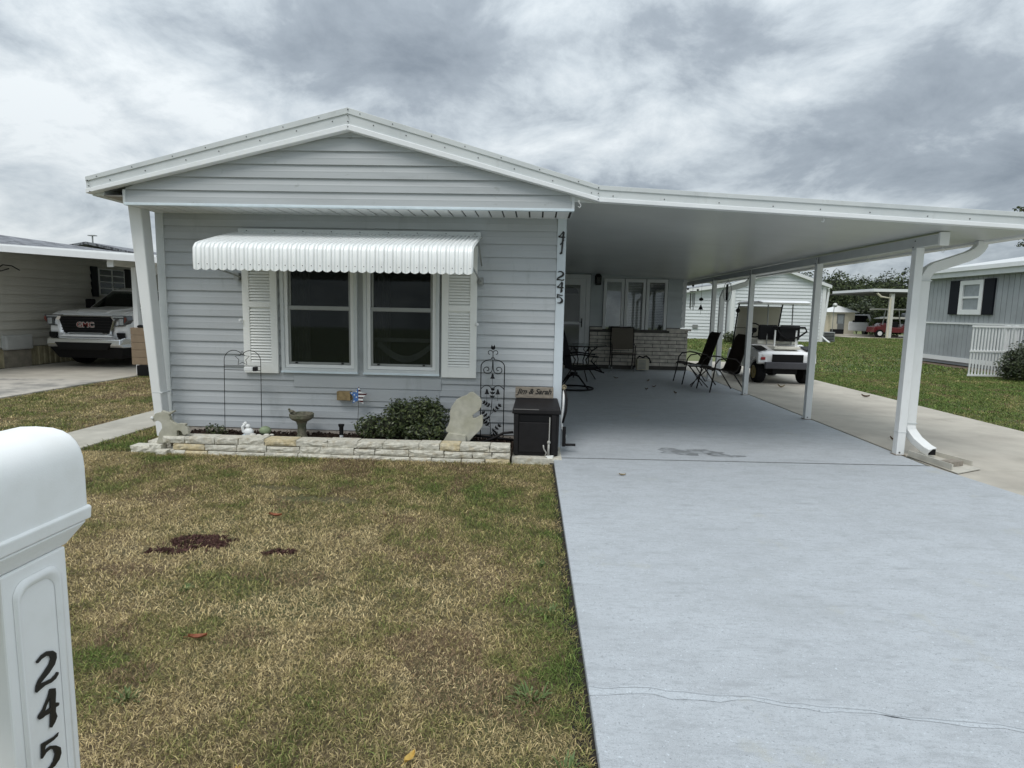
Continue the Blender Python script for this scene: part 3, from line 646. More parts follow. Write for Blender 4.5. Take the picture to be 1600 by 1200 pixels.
# ------------------------------------------------------------------ garden bed
ed = thing('garden_edging', 'low two-course edging of rough cream stones in front of the home', 'edging', (-1.9,5.62,0))
def stone(x0,x1,z0,z1,y0,y1,mt,par=ed,rot=0):
    r = rnd; nx = 5; b = MB(); grid = []
    for j in range(4):
        row = []
        for i in range(nx+1):
            e_ = (i in (0,nx)) or (j in (0,3))
            row.append((x0+(x1-x0)*i/nx+(r.uniform(-.004,.004)), y0+(0.0 if not e_ else 0.007)+r.uniform(-.006,.005), z0+(z1-z0)*j/3+r.uniform(-.003,.003)*(0 if e_ else 1)))
        grid.append(row)
    vs = [p for row in grid for p in row]; m_ = nx+1
    fs = [(j*m_+i,j*m_+i+1,(j+1)*m_+i+1,(j+1)*m_+i) for j in range(3) for i in range(nx)]
    B = len(vs); back = [(p[0],y1,p[2]) for p in grid[3]]; bb = [(p[0],y1,p[2]) for p in grid[0]]
    vs += back+bb
    fs += [(3*m_+i,3*m_+i+1,B+i+1,B+i) for i in range(nx)]+[(i,B+m_+i,B+m_+i+1,i+1) for i in range(nx)]+[(B+i,B+i+1,B+m_+i+1,B+m_+i) for i in range(nx)]
    fs += [(0,m_,2*m_,3*m_,B,B+m_),(nx,B+m_+nx,B+nx,3*m_+nx,2*m_+nx,m_+nx)]
    b.add(vs,fs).build('stone', mt, par, bevel=0.004)
for c_,(z0,z1,seed) in enumerate(((-0.06,0.002,1),(0.006,0.066,2),(0.070,0.136,3))):
    x = -3.60+(0.1 if c_==1 else 0.0); r = random.Random(seed*13)
    while x < -0.23:
        ln = r.uniform(0.18,0.36); x1 = min(x+ln,-0.215)
        if -0.215-x1 < 0.09: x1 = -0.215
        stone(x+0.003,x1-0.003,z0+0.001*r.random(),z1+r.uniform(-.004,.004),5.60-0.012*(2-c_)+r.uniform(-.008,.008),5.76,M_stoneo if r.random()<0.16 else M_stone); x = x1
# low end stones spreading to the left
for (x0,x1,y0,y1,z1) in ((-3.93,-3.68,5.60,5.74,0.03),(-3.72,-3.61,5.57,5.68,0.055),(-3.86,-3.62,5.76,5.95,0.045),(-3.63,-3.52,5.52,5.60,0.012)): stone(x0,x1,-0.04,z1,y0,y1,M_stone)
T = MB().prism([(-3.58,5.74),(-0.2,5.74),(-0.2,6.21),(-3.58,6.21)],-0.05,0.062,'z'); structure(T,'planting_bed',M_mulch)
r = np.random.RandomState(5); n_ = 5200
def chips(name, n_, xr, yr, z, mt, l_=0.022, kind='stuff', seed=1, parent=None, fn=None, zr=0.03):
    r = np.random.RandomState(seed)
    c = np.stack([r.uniform(*xr,n_), r.uniform(*yr,n_), z+r.uniform(0,zr,n_)],1)
    if fn is not None: c = fn(c)
    n_ = len(c); a = r.normal(size=(n_,3)); a /= np.linalg.norm(a,axis=1)[:,None]; b = np.cross(a, r.normal(size=(n_,3))); b /= np.linalg.norm(b,axis=1)[:,None]
    l = r.uniform(.5,1.2,(n_,1))*l_; w_ = l*r.uniform(.25,.5,(n_,1))
    v = np.stack([c-a*l-b*w_, c+a*l-b*w_, c+a*l+b*w_, c-a*l+b*w_],1).reshape(-1,3)
    me = bpy.data.meshes.new(name); me.from_pydata(v.tolist(),[],[(4*i,4*i+1,4*i+2,4*i+3) for i in range(n_)]); me.materials.append(mt)
    o = bpy.data.objects.new(name, me); C.objects.link(o); o['kind'] = kind; return o
tag(chips('mulch', 6000, (-3.6,-0.22), (5.77,6.18), 0.062, M_mulch, 0.02), 'dark brown bark mulch in the bed behind the stone edging', 'mulch')
# cut-out stones
FIG = [(-3.712,0.306),(-3.702,0.323),(-3.687,0.328),(-3.676,0.35),(-3.652,0.36),(-3.621,0.363),(-3.605,0.383),(-3.594,0.378),(-3.58,0.372),(-3.547,0.365),(-3.486,0.388),(-3.485,0.374),(-3.504,0.362),(-3.541,0.34),(-3.53,0.321),(-3.529,0.293),(-3.504,0.27),(-3.471,0.254),(-3.438,0.26),(-3.376,0.259),(-3.379,0.238),(-3.361,0.217),(-3.351,0.189),(-3.354,0.16),(-3.371,0.157),(-3.386,0.147),(-3.407,0.149),(-3.42,0.177),(-3.436,0.19),(-3.465,0.189),(-3.47,0.133),(-3.54,0.124),(-3.562,0.063),(-3.639,0.061),(-3.677,0.062),(-3.655,0.113),(-3.646,0.161),(-3.612,0.21),(-3.615,0.252),(-3.628,0.271),(-3.654,0.284),(-3.695,0.269),(-3.704,0.288)]
MIT = [(-0.874,0.228),(-0.847,0.269),(-0.829,0.323),(-0.83,0.409),(-0.812,0.463),(-0.765,0.533),(-0.712,0.561),(-0.665,0.579),(-0.639,0.603),(-0.607,0.612),(-0.57,0.586),(-0.533,0.556),(-0.514,0.519),(-0.518,0.471),(-0.541,0.428),(-0.604,0.38),(-0.601,0.351),(-0.572,0.352),(-0.52,0.385),(-0.501,0.37),(-0.502,0.279),(-0.533,0.224),(-0.591,0.168),(-0.633,0.116),(-0.66,0.118),(-0.676,0.177),(-0.74,0.188),(-0.86,0.201)]
MBASE = [(-0.84,0.204),(-0.665,0.182),(-0.662,0.11),(-0.887,0.12)]
def flatstone(poly, y0, y1, name, par):
    vs, fs = tri_fill(poly, None); b = MB(); k = len(vs)
    b.add([(a,y0,c) for a,c in vs]+[(a,y1,c) for a,c in vs], fs+[tuple(k+i for i in reversed(f)) for f in fs])
    q = len(poly); b.add([(a,y0,c) for a,c in poly]+[(a,y1,c) for a,c in poly], [(i,(i+1)%q,(i+1)%q+q,i+q) for i in range(q)])
    me = b
    o = b.build(name, M_cut, par)
    bm = bmesh.new(); bm.from_mesh(o.data); bmesh.ops.remove_doubles(bm, verts=bm.verts, dist=1e-5); bmesh.ops.recalc_face_normals(bm, faces=bm.faces); bm.to_mesh(o.data); bm.free()
    bv = o.modifiers.new('bevel','BEVEL'); bv.width = 0.004; bv.segments = 2; bv.limit_method='ANGLE'; bv.angle_limit=R_(50); return o
t = thing('cutout_statue', 'pale cut-out stone animal figure with a white nose at the left end of the edging', 'garden ornament', (-3.6,5.65,0.05))
flatstone(FIG, 5.62, 5.66, 'figure', t)
MB().ball((-3.703,5.615,0.308),0.016,0.012,0.016,10,6).build('nose', M_white, t, smooth=True)
MB().box(-3.47,-3.42,5.66,5.72,0.10,0.19).build('prop', M_bird, t)
t = thing('cutout_statue', 'large pale mitten-shaped cut-out stone standing right of the green shrub', 'garden ornament', (-0.72,5.87,0.10))
flatstone(MIT, 5.85, 5.89, 'figure', t); flatstone(MBASE, 5.80, 5.86, 'base', t)

# leafy shrub helper
def leafmesh(name, centres, radii, n_, size, cols, mt, parent=None, seed=1, shell=0.55, up=0.3, aspect=0.5, zmin=None, bend=True):
    r = np.random.RandomState(seed); P_ = []; Nn = []
    w_ = np.array([a[0]*a[1]*a[2] for a in radii])**0.67; w_ = w_/w_.sum(); idx = r.choice(len(centres), n_, p=w_)
    d = r.normal(size=(n_,3)); d /= np.linalg.norm(d,axis=1)[:,None]
    rad = (shell+(1-shell)*r.random_sample((n_,1))**0.6)
    c = np.array(centres)[idx]; R3 = np.array(radii)[idx]
    lump = 1+0.10*np.sin(d[:,0:1]*7+idx[:,None])+0.08*np.sin(d[:,1:2]*9+2*idx[:,None])+0.10*np.sin(d[:,2:3]*8)
    p = c+d*R3*rad*lump
    nn = d*0.7+r.normal(size=(n_,3))*0.6+np.array([0,0,up]); nn /= np.linalg.norm(nn,axis=1)[:,None]
    if zmin is not None: keep = p[:,2] > zmin; p, nn, idx = p[keep], nn[keep], idx[keep]
    n_ = len(p); a = np.cross(nn, r.normal(size=(n_,3))); a /= np.linalg.norm(a,axis=1)[:,None]; b = np.cross(nn,a)
    l = size*r.uniform(.6,1.2,(n_,1)); w2 = l*aspect
    mid = p+nn*l*0.12
    v = np.stack([p-a*l, mid-b*w2*0.9, p+a*l, mid+b*w2*0.9],1).reshape(-1,3)
    me = bpy.data.meshes.new(name); me.vertices.add(4*n_); me.vertices.foreach_set('co', v.ravel())
    me.loops.add(4*n_); me.loops.foreach_set('vertex_index', np.arange(4*n_)); me.polygons.add(n_)
    me.polygons.foreach_set('loop_start', np.arange(n_)*4)
    cc = np.array(cols)[r.choice(len(cols), n_)]*r.uniform(.7,1.3,(n_,1))
    ca = me.color_attributes.new('tint','FLOAT_COLOR','POINT'); cv = np.ones((n_,4,4)); cv[:,:,:3] = cc[:,None,:]; ca.data.foreach_set('color', cv.ravel())
    me.update(); me.validate(); me.materials.append(mt)
    o = bpy.data.objects.new(name, me); C.objects.link(o)
    if parent: o.parent = parent; org = ORG[parent.name]; o.location = (-org[0],-org[1],-org[2])
    return o
def tintmat(name, rough=0.6, trans=0.15, spec=0.4):
    mt = bpy.data.materials.new(name); mt.use_nodes = True; n = mt.node_tree.nodes; l = mt.node_tree.links; b = n['Principled BSDF']
    a = n.new('ShaderNodeAttribute'); a.attribute_name = 'tint'; l.new(a.outputs['Color'], b.inputs['Base Color']); b.inputs['Roughness'].default_value = rough; b.inputs['Specular IOR Level'].default_value = spec
    o = n['Material Output']; tr = n.new('ShaderNodeBsdfTranslucent'); l.new(a.outputs['Color'], tr.inputs['Color']); mx_ = n.new('ShaderNodeMixShader'); mx_.inputs[0].default_value = trans
    l.new(b.outputs[0], mx_.inputs[1]); l.new(tr.outputs[0], mx_.inputs[2]); l.new(mx_.outputs[0], o.inputs[0]); return mt
M_leaf = tintmat('shrub_leaf', 0.42, 0.1, 0.5); M_far = tintmat('far_leaf', 0.8, 0.1, 0.2); M_grass = tintmat('grass_blade', 0.75, 0.2, 0.15)
bark = mat('bark', (0.13,0.10,0.075), 0.95, 0.3, 15, 0.6, 40)
def shrub(label, cs, rs, n_, size, cols, seed, cat='shrub', base=(0,0,0), zmin=None, core=True):
    t = thing('shrub', label, cat, base)
    leafmesh('foliage', cs, rs, n_, size, cols, M_leaf, t, seed, zmin=zmin)
    b = MB(); r = random.Random(seed)
    for c,rr in zip(cs,rs):
        b.tube([base, ((base[0]+c[0])/2+r.uniform(-.05,.05),(base[1]+c[1])/2,(base[2]+c[2])/2), c], [0.02,0.014,0.008], 6)
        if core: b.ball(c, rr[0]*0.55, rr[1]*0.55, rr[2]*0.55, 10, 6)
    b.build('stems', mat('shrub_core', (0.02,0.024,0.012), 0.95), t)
G_ = [(0.055,0.075,0.028),(0.075,0.10,0.035),(0.045,0.062,0.03),(0.10,0.12,0.045)]
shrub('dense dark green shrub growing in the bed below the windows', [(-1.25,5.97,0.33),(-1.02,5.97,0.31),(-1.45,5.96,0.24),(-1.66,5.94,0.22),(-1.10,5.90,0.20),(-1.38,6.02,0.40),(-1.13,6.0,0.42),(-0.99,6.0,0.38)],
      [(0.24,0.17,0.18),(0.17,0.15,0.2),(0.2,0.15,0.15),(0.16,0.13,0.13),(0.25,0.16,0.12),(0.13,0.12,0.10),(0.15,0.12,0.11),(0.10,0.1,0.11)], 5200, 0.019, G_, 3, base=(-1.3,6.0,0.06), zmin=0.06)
shrub('small low green weed tuft behind the cut-out animal figure', [(-3.28,5.95,0.14),(-3.2,5.98,0.12)],[(0.09,0.06,0.06),(0.06,0.05,0.05)],260,0.016,G_,8,'weed',(-3.25,5.96,0.06),core=False)
# wire trellis with star
t = thing('wire_trellis', 'thin black double-arched wire trellis with a star, left of the windows', 'trellis', (-2.99,6.02,0.05))
def arc(cx_, cz, r, a0, a1, y, n=14): return [(cx_+r*math.cos(R_(a0+(a1-a0)*i/n)), y, cz+r*math.sin(R_(a0+(a1-a0)*i/n))) for i in range(n+1)]
y = 6.02
for x0,x1 in ((-3.19,-3.085),(-2.80,-2.895)):
    cxm = (x0+x1)/2
MB().tube([(-3.20,y,0.06),(-3.18,y,0.84)]+[(-3.075-0.105*math.cos(R_(a)),y,0.85+0.105*math.sin(R_(a))) for a in range(0,150,12)],0.0035,6).build('left_arch', M_black, t, smooth=True)
MB().tube([(-2.81,y,0.06),(-2.80,y,0.84)]+[(-2.905+0.105*math.cos(R_(a)),y,0.85+0.105*math.sin(R_(a))) for a in range(0,150,12)],0.0035,6).build('right_arch', M_black, t, smooth=True)
st = []
for j in range(10):
    a = math.pi/2+2*math.pi*j/10; q = 0.078 if j%2==0 else 0.038; st.append((-2.99+q*math.cos(a), y, 0.872+q*math.sin(a)))
MB().tube(st,0.0035,6,closed=True).build('star', M_black, t)
for z in (0.80,0.755): MB().tube([(-3.18,y,z),(-2.80,y,z-0.003)],0.003,6).build('crossbar', M_black, t)
sl_ = thing('solar_spotlight', 'small white and black solar spotlight clipped to the wire trellis', 'light', (-2.93,6.0,0.74))
MB().box(-2.955,-2.865,5.97,6.03,0.75,0.79).build('body', M_white, sl_, bevel=0.006); MB().box(-2.865,-2.83,5.975,6.025,0.748,0.792).build('lens', M_blackp, sl_, bevel=0.005)
# scrolled trellis
t = thing('wire_trellis', 'ornate black trellis with scrolls, bells and leafy vine, left of the black bin', 'trellis', (-0.43,6.08,0.05))
y = 6.08
for sgn in (-1,1):
    pts = [(-0.4275+sgn*0.118,y,0.06),(-0.4275+sgn*0.120,y,0.84)]+[(-0.4275+sgn*(0.02+0.10*math.cos(R_(a))),y,0.845+0.07*math.sin(R_(a))) for a in range(10,91,10)]+[(-0.4275+sgn*0.008,y,0.94)]
    MB().tube(pts,0.005,6).build('frame_rod', M_black, t, smooth=True)
    sp = []
    for k_ in range(30):
        a = k_/29*2.6*math.pi; rr = 0.052*(1-k_/34); sp.append((-0.4275+sgn*(0.058-rr*math.cos(a)), y, 0.815-rr*math.sin(a)*0.95))
    MB().tube([(-0.4275,y,0.93),(-0.4275+sgn*0.003,y,0.87)]+sp,0.0042,6).build('scroll', M_black, t, smooth=True)
    sp = [( -0.4275+sgn*(0.030-0.030*math.cos(k_/14*1.5*math.pi)*(1-k_/25)), y, 0.985+0.030*math.sin(k_/14*1.5*math.pi)*(1-k_/25)) for k_ in range(15)]
    MB().tube([(-0.4275,y,0.93)]+sp,0.0038,6).build('scroll', M_black, t, smooth=True)
    MB().tube([(-0.4275+sgn*0.118*(1-q/8)+0, y, 0.615+0.04*math.sin(math.pi*q/8)-0.0*q) for q in range(9)],0.0045,6).build('arch_bar', M_black, t, smooth=True)
def bell(x,z):
    MB().lathe((x,y-0.008,z),[(0.024,0),(0.022,0.006),(0.014,0.02),(0.010,0.042),(0.004,0.052)],12).build('bell', M_black, t, smooth=True)
    MB().tube([(x,y-0.008,z),(x,y-0.008,z-0.07)],0.0018,5).build('clapper', M_black, t)
bell(-0.4275,0.725); bell(-0.483,0.565); bell(-0.372,0.565)
cat_ = MB().ball((-0.4275,y,1.035),0.022,0.01,0.018,10,6); cat_.prism([(-0.452,1.04),(-0.44,1.07),(-0.43,1.045)],y-0.006,y+0.006,'y'); cat_.prism([(-0.403,1.04),(-0.415,1.07),(-0.425,1.045)],y-0.006,y+0.006,'y')
cat_.build('finial', M_black, t)
MB().tube([(-0.45,y,0.06),(-0.44,y,0.2),(-0.452,y,0.32),(-0.435,y,0.42),(-0.43,y,0.50)],0.004,6).build('vine_stem', M_black, t, smooth=True)
lm = MB().add([(0,0,0),(0.010,0,0.012),(0.036,0,0),(0.010,0,-0.012),(0.014,-0.003,0)],[(0,1,4),(1,2,4),(2,3,4),(3,0,4),(0,3,2,1)]).mesh('vine_leaf'); lm.materials.append(M_black)
br = [((-0.43,0.49),(-0.425,0.60)),((-0.435,0.43),(-0.50,0.47)),((-0.438,0.36),(-0.36,0.44)),((-0.445,0.28),(-0.51,0.36)),((-0.45,0.22),(-0.50,0.28)),((-0.442,0.15),(-0.36,0.23)),((-0.447,0.10),(-0.39,0.15))]
for (a,b_) in br:
    MB().tube([(a[0],y,a[1]),(b_[0],y,b_[1])],0.0028,5).build('vine_twig', M_black, t)
    an = math.atan2(b_[1]-a[1],b_[0]-a[0])
    for f_ in (0.35,0.7,1.0):
        px,pz = a[0]+(b_[0]-a[0])*f_, a[1]+(b_[1]-a[1])*f_
        for da in ((-0.9,0.9) if f_ < 1 else (-0.7,0,0.7)):
            share(lm,'vine_leaf',M_black,t,(px,y,pz),(0,-(an+da),0))
# bird bath
t = thing('bird_bath', 'small mossy concrete bird bath with a bird on its rim', 'bird bath', (-2.36,5.95,0.06))
MB().lathe((-2.36,5.95,0.06),[(0.075,0),(0.06,0.02),(0.045,0.06),(0.042,0.15),(0.055,0.19),(0.10,0.215),(0.118,0.235),(0.122,0.27),(0.115,0.275),(0.09,0.255),(0.0,0.25)],24).build('basin', M_bird, t, smooth='auto')
MB().ball((-2.455,5.93,0.355),0.03,0.018,0.017,10,6).ball((-2.478,5.928,0.375),0.014,0.012,0.012,8,5).tube([(-2.43,5.93,0.35),(-2.40,5.93,0.335)],[0.012,0.004],6).build('bird', M_bird, t, smooth=True)
# white swan-like ornament, green ball stone, shells
t = thing('white_figurine', 'small white ceramic bird figurine near the left end of the bed', 'figurine', (-2.87,5.85,0.06))
MB().ball((-2.865,5.85,0.145),0.052,0.035,0.045).ball((-2.87,5.85,0.205),0.026,0.022,0.024).ball((-2.895,5.85,0.235),0.018,0.016,0.018).tube([(-2.91,5.85,0.235),(-2.93,5.85,0.23)],[0.006,0.002],6).build('body', M_white, t, smooth=True)
MB().tube([(-2.90,5.845,0.23),(-2.925,5.845,0.20),(-2.92,5.845,0.15),(-2.89,5.845,0.12)],[0.012,0.014,0.013,0.01],8).build('wing', M_white, t, smooth=True)
MB().ball((-2.87,5.85,0.10),0.075,0.045,0.03).build('base', mat('pale_blue_glaze', (0.55,0.62,0.66), 0.4), t, smooth=True)
solo(MB().ball((-2.70,5.86,0.165),0.06,0.05,0.045,14,8),'green_stone',mat('green_glaze',(0.20,0.25,0.15),0.6,0.2,20),'rounded grey-green stone beside the white figurine','stone',(-2.70,5.86,0.12),smooth=True)
for i,(x,yy_,s_) in enumerate(((-2.80,5.80,0.035),(-2.73,5.78,0.03),(-2.66,5.80,0.034),(-2.62,5.83,0.025))):
    solo(MB().ball((x,yy_,0.12+s_*0.3),s_,s_*0.8,s_*0.45,8,5),'sea_shell',mat('shell',(0.66,0.64,0.58),0.6,0.15,30),('bleached shell lying in front of the white figurine','flat bleached shell between figurine and green stone','bleached shell in front of the grey-green stone','smallest bleached shell, furthest right of its cluster')[i],'shell',(x,yy_,0.11),smooth=True)
# solar stake light
t = thing('stake_light', 'short black cylinder solar stake light with white foot behind the edging', 'light', (-1.92,5.85,0.06))
MB().lathe((-1.92,5.85,0.145),[(0.020,0),(0.021,0.075),(0.030,0.095),(0.030,0.108),(0.0,0.11)],16).build('lamp_body', M_black, t, smooth='auto')
MB().lathe((-1.92,5.85,0.06),[(0.004,0),(0.005,0.04),(0.018,0.062),(0.018,0.085)],14).build('foot', M_white, t, smooth='auto')
# wooden block + star on a stake
t = thing('garden_star', 'flag-patterned tin star on a thin stake: blue with dots and red-white stripes', 'garden ornament', (-1.81,6.08,0.06))
def starpoly(cx_,cz,R,r,rot=0.12): return [(cx_+(R if j%2==0 else r)*math.cos(math.pi/2+rot+2*math.pi*j/10), cz+(R if j%2==0 else r)*math.sin(math.pi/2+rot+2*math.pi*j/10)) for j in range(10)]
sp = starpoly(-1.812,0.508,0.098,0.048,-0.05)
def clip(poly, a, b, c):  # keep a*x+b*z<=c
    o = []
    for i in range(len(poly)):
        p, q = poly[i], poly[(i+1)%len(poly)]; dp, dq = a*p[0]+b*p[1]-c, a*q[0]+b*q[1]-c
        if dp <= 0: o.append(p)
        if dp*dq < 0: s_ = dp/(dp-dq); o.append((p[0]+(q[0]-p[0])*s_, p[1]+(q[1]-p[1])*s_))
    return o
xm = -1.812
M_blue = mat('blue_enamel',(0.07,0.17,0.42),0.4); M_strr = mat('maroon_enamel',(0.09,0.025,0.03),0.4)
def plate(poly,y0,y1,name,mt):
    vs, fs = tri_fill(poly,None); b = MB(); k = len(vs)
    b.add([(a,y0,c) for a,c in vs]+[(a,y1,c) for a,c in vs], fs+[tuple(k+i for i in reversed(f)) for f in fs]); q=len(poly)
    b.add([(a,y0,c) for a,c in poly]+[(a,y1,c) for a,c in poly], [(i,(i+1)%q,(i+1)%q+q,i+q) for i in range(q)]); return b.build(name,mt,t)
plate(clip(sp,1,0,xm),6.075,6.083,'blue_half',M_blue)
R5 = clip(sp,-1,0,-xm); z = 0.61; k_ = 0
while z > 0.40:
    pc = clip(clip(R5,0,1,z),0,-1,-(z-0.0185))
    if len(pc) > 2: plate(pc,6.075,6.083,'stripe',M_strr if k_%2==0 else M_white)
    z -= 0.0185; k_ += 1
for dx,dz in ((-0.018,0.045),(-0.04,0.012),(-0.018,-0.012),(-0.066,0.03),(-0.045,-0.055)): MB().cyl((xm+dx,6.071,0.508+dz),0.007,0.004,8,'y').build('dot',M_white,t)
MB().tube([(-1.83,6.085,0.06),(-1.812,6.085,0.45)],0.0025,5).build('stake',M_bronze,t)
solo(MB().box(-2.045,-1.905,6.10,6.17,0.455,0.545),'wooden_block',mat('ochre_wood',(0.27,0.20,0.10),0.9,0.3,25,0.5,60),'small weathered tan wooden block fixed to the siding left of the tin star','block',(-1.975,6.17,0.5))
# hose in the bed
solo(MB().tube([(-0.70,5.98,0.085),(-0.62,6.0,0.09),(-0.50,5.99,0.085),(-0.38,5.96,0.14),(-0.30,5.95,0.19),(-0.20,5.95,0.20)],0.013,8),'garden_hose',M_blackp,'black hose curling through the bed behind the trellis','hose',(-0.5,5.98,0.08),smooth=True)
solo(MB().tube([(-0.62,6.06,0.13),(-0.4,6.07,0.115),(-0.19,6.04,0.10)],0.012,8),'garden_hose',M_blackp,'second black hose lying straight along the wall beside the bin','hose',(-0.4,6.06,0.1),smooth=True)
# resin bin
t = thing('storage_bin', 'black resin storage bin with overhanging lid standing at the corner of the home', 'bin', (0.03,5.95,0.0))
MB().hexa([(-0.185,5.765,0.01),(0.245,5.765,0.01),(0.235,6.12,0.01),(-0.175,6.12,0.01)],[(-0.195,5.76,0.425),(0.252,5.76,0.425),(0.24,6.12,0.425),(-0.185,6.12,0.425)]).build('body', M_blackp, t, bevel=0.012)
MB().box(-0.14,0.165,5.744,5.758,0.05,0.345).build('front_panel', M_blackp, t, bevel=0.006)
MB().box(-0.135,0.16,5.746,5.757,0.352,0.415).build('handle_recess', M_black, t)
for x in (-0.19,0.175): MB().box(x,x+0.045,5.742,5.764,0.02,0.42).build('corner_rib', M_blackp, t, bevel=0.006)
MB().hexa([(-0.21,5.735,0.425),(0.265,5.735,0.425),(0.25,6.13,0.425),(-0.195,6.13,0.425)],[(-0.205,5.735,0.475),(0.26,5.735,0.475),(0.24,6.12,0.535),(-0.185,6.12,0.535)]).build('lid', M_blackp, t, bevel=0.01)
MB().box(-0.195,0.05,5.7325,5.736,0.468,0.476).build('lid_edge', mat('pale_edge',(0.16,0.155,0.15),0.7), t)  # paler strip along part of the lid's front edge
structure(MB().box(-0.2,0.28,5.66,6.2,-0.05,0.008),'bin_pad',M_stone)
t = thing('name_board', 'weathered wooden plaque with script names leaning on the wall atop the black bin', 'sign', (0.0,6.05,0.535))
MB().box(-0.192,0.195,6.06,6.085,0.536,0.648).build('plank', M_wood, t, bevel=0.004)
tm = text_mesh('Jim & Sarah', 0.074, 0.001, 0.35, 0.0016); o = bpy.data.objects.new('lettering', tm); tm.materials.append(M_num); C.objects.link(o); o.parent = t; o.rotation_euler = (R_(90),0,0); o.location = (0.0,6.0585-6.05,0.045)
# vine handle tool leaning on bin (grey watering wand)
t = thing('watering_wand', 'pale grey watering wand with forked foot leaning on the front of the black bin', 'garden tool', (0.17,5.70,0.0))
MB().tube([(0.157,5.73,0.40),(0.155,5.705,0.16)],0.0055,8).build('shaft', mat('grey_tool',(0.40,0.39,0.36),0.5), t)
MB().ball((0.152,5.70,0.16),0.017,0.015,0.02).tube([(0.152,5.70,0.15),(0.15,5.70,0.03)],[0.010,0.012],8).build('grip', mat('grey_tool',(0,0,0)), t, smooth=True)
MB().tube([(0.10,5.69,0.135),(0.105,5.69,0.10),(0.13,5.69,0.06),(0.12,5.69,0.03)],0.007,8).build('prong', mat('grey_tool',(0,0,0)), t, smooth=True)
MB().prism([(0.12,0.03),(0.20,0.035),(0.185,-0.005),(0.17,-0.01)],5.685,5.70,'y').build('spike', M_shut, t)
# hose reel on the side wall
t = thing('hose_reel', 'spigot with white hose and black crank reel on the side of the corner board', 'hose reel', (0.31,6.15,0.1))
MB().tube([(0.30,6.16,0.63),(0.31,6.14,0.66),(0.30,6.12,0.62)],0.014,8).torus((0.305,6.12,0.65),0.02,0.005,'y').build('spigot', mat('brass',(0.30,0.26,0.17),0.4,metal=.6), t, smooth=True)
MB().tube([(0.305,6.13,0.62),(0.302,6.12,0.45),(0.285,6.12,0.30),(0.295,6.12,0.22),(0.33,6.11,0.15),(0.32,6.10,0.06)],0.012,8).build('white_hose', M_white, t, smooth=True)
MB().tube([(0.31,6.12,0.62),(0.335,6.11,0.52),(0.33,6.11,0.40),(0.30,6.11,0.28)],0.012,8).build('black_hose', M_blackp, t, smooth=True)
MB().box(0.295,0.33,5.98,6.02,0.06,0.26).build('bracket', M_blackp, t, bevel=0.004); MB().tube([(0.31,6.0,0.075),(0.43,6.0,0.078)],0.013,10).build('crank_handle', M_blackp, t, smooth=True)

# ------------------------------------------------------------------ porch end wall under the carport
PY = 15.3
PR = thing('porch_room', 'grey-sided enclosed porch room with brick wainscot at the back of the carport', 'porch', (2.3,15.3,0))
MB().box(0.30,3.62,PY+0.03,PY+4,0.0,2.42).build('wall_core', mat('core_grey',(0.12,0.12,0.12),0.9), PR)
holes = [(0.0,0.62+0.4,0,2.36),(1.36-0.0,2.98,0.88,2.26)]
# coordinates along the wall start at x=0.30
siding(PR, (0.30,PY,0),(1,0,0),(0,-1,0),3.34,1.06,2.42,0.19,mat('porch_siding_lifted',(0.56,0.60,0.61),0.5,0.04,3),holes=[(0.0,1.05,1.0,2.36),(1.36,2.97,0.88,2.26)],lip=0.03)  # same siding as the house, colour lightened to brighten the shaded porch
MB().box(3.62,3.72,PY-0.02,PY+0.1,1.07,2.40).build('corner_board', M_white, PR)
bk = {}
row = 0; z = 0.10
MB().box(1.36,3.78,PY-0.075,PY+0.02,0.0,1.0).build('brick_backing', M_mort, PR)
while z < 0.98:
    x = 1.36 + (0.0 if row%2 else -0.2); j = 0
    while x < 3.78:
        x0, x1 = max(x,1.36), min(x+0.395,3.80)
        if x1-x0 > 0.05:
            top = 0.90 if (x1 > 1.66 and x0 < 3.28) else 0.985
            if z+0.082 < top+0.05:
                q = round(x1-x0,3)
                if q not in bk:
                    bk[q] = MB().box(0,q-0.014,0,0.05,0,0.078).mesh('brick'); bk[q].materials.append(M_brick)
                share(bk[q],'brick',M_brick,PR,(x0,PY-0.105+rnd.uniform(-.006,.006),z))
        x += 0.395
    z += 0.093; row += 1
MB().box(3.26,3.86,PY-0.13,PY+0.05,0.985,1.04).build('wainscot_cap', M_brick, PR); MB().box(1.36,1.66,PY-0.13,PY+0.03,0.985,1.04).build('wainscot_cap', M_brick, PR)
MB().box(1.66,3.26,PY-0.12,PY,0.86,0.90).build('window_ledge', M_brick, PR)
MB().box(0.30,1.35,PY-0.06,PY,0.0,0.10).build('door_sill', M_conc, PR)
wf = MB(); xs_ = [1.66,2.19,2.72,3.26]
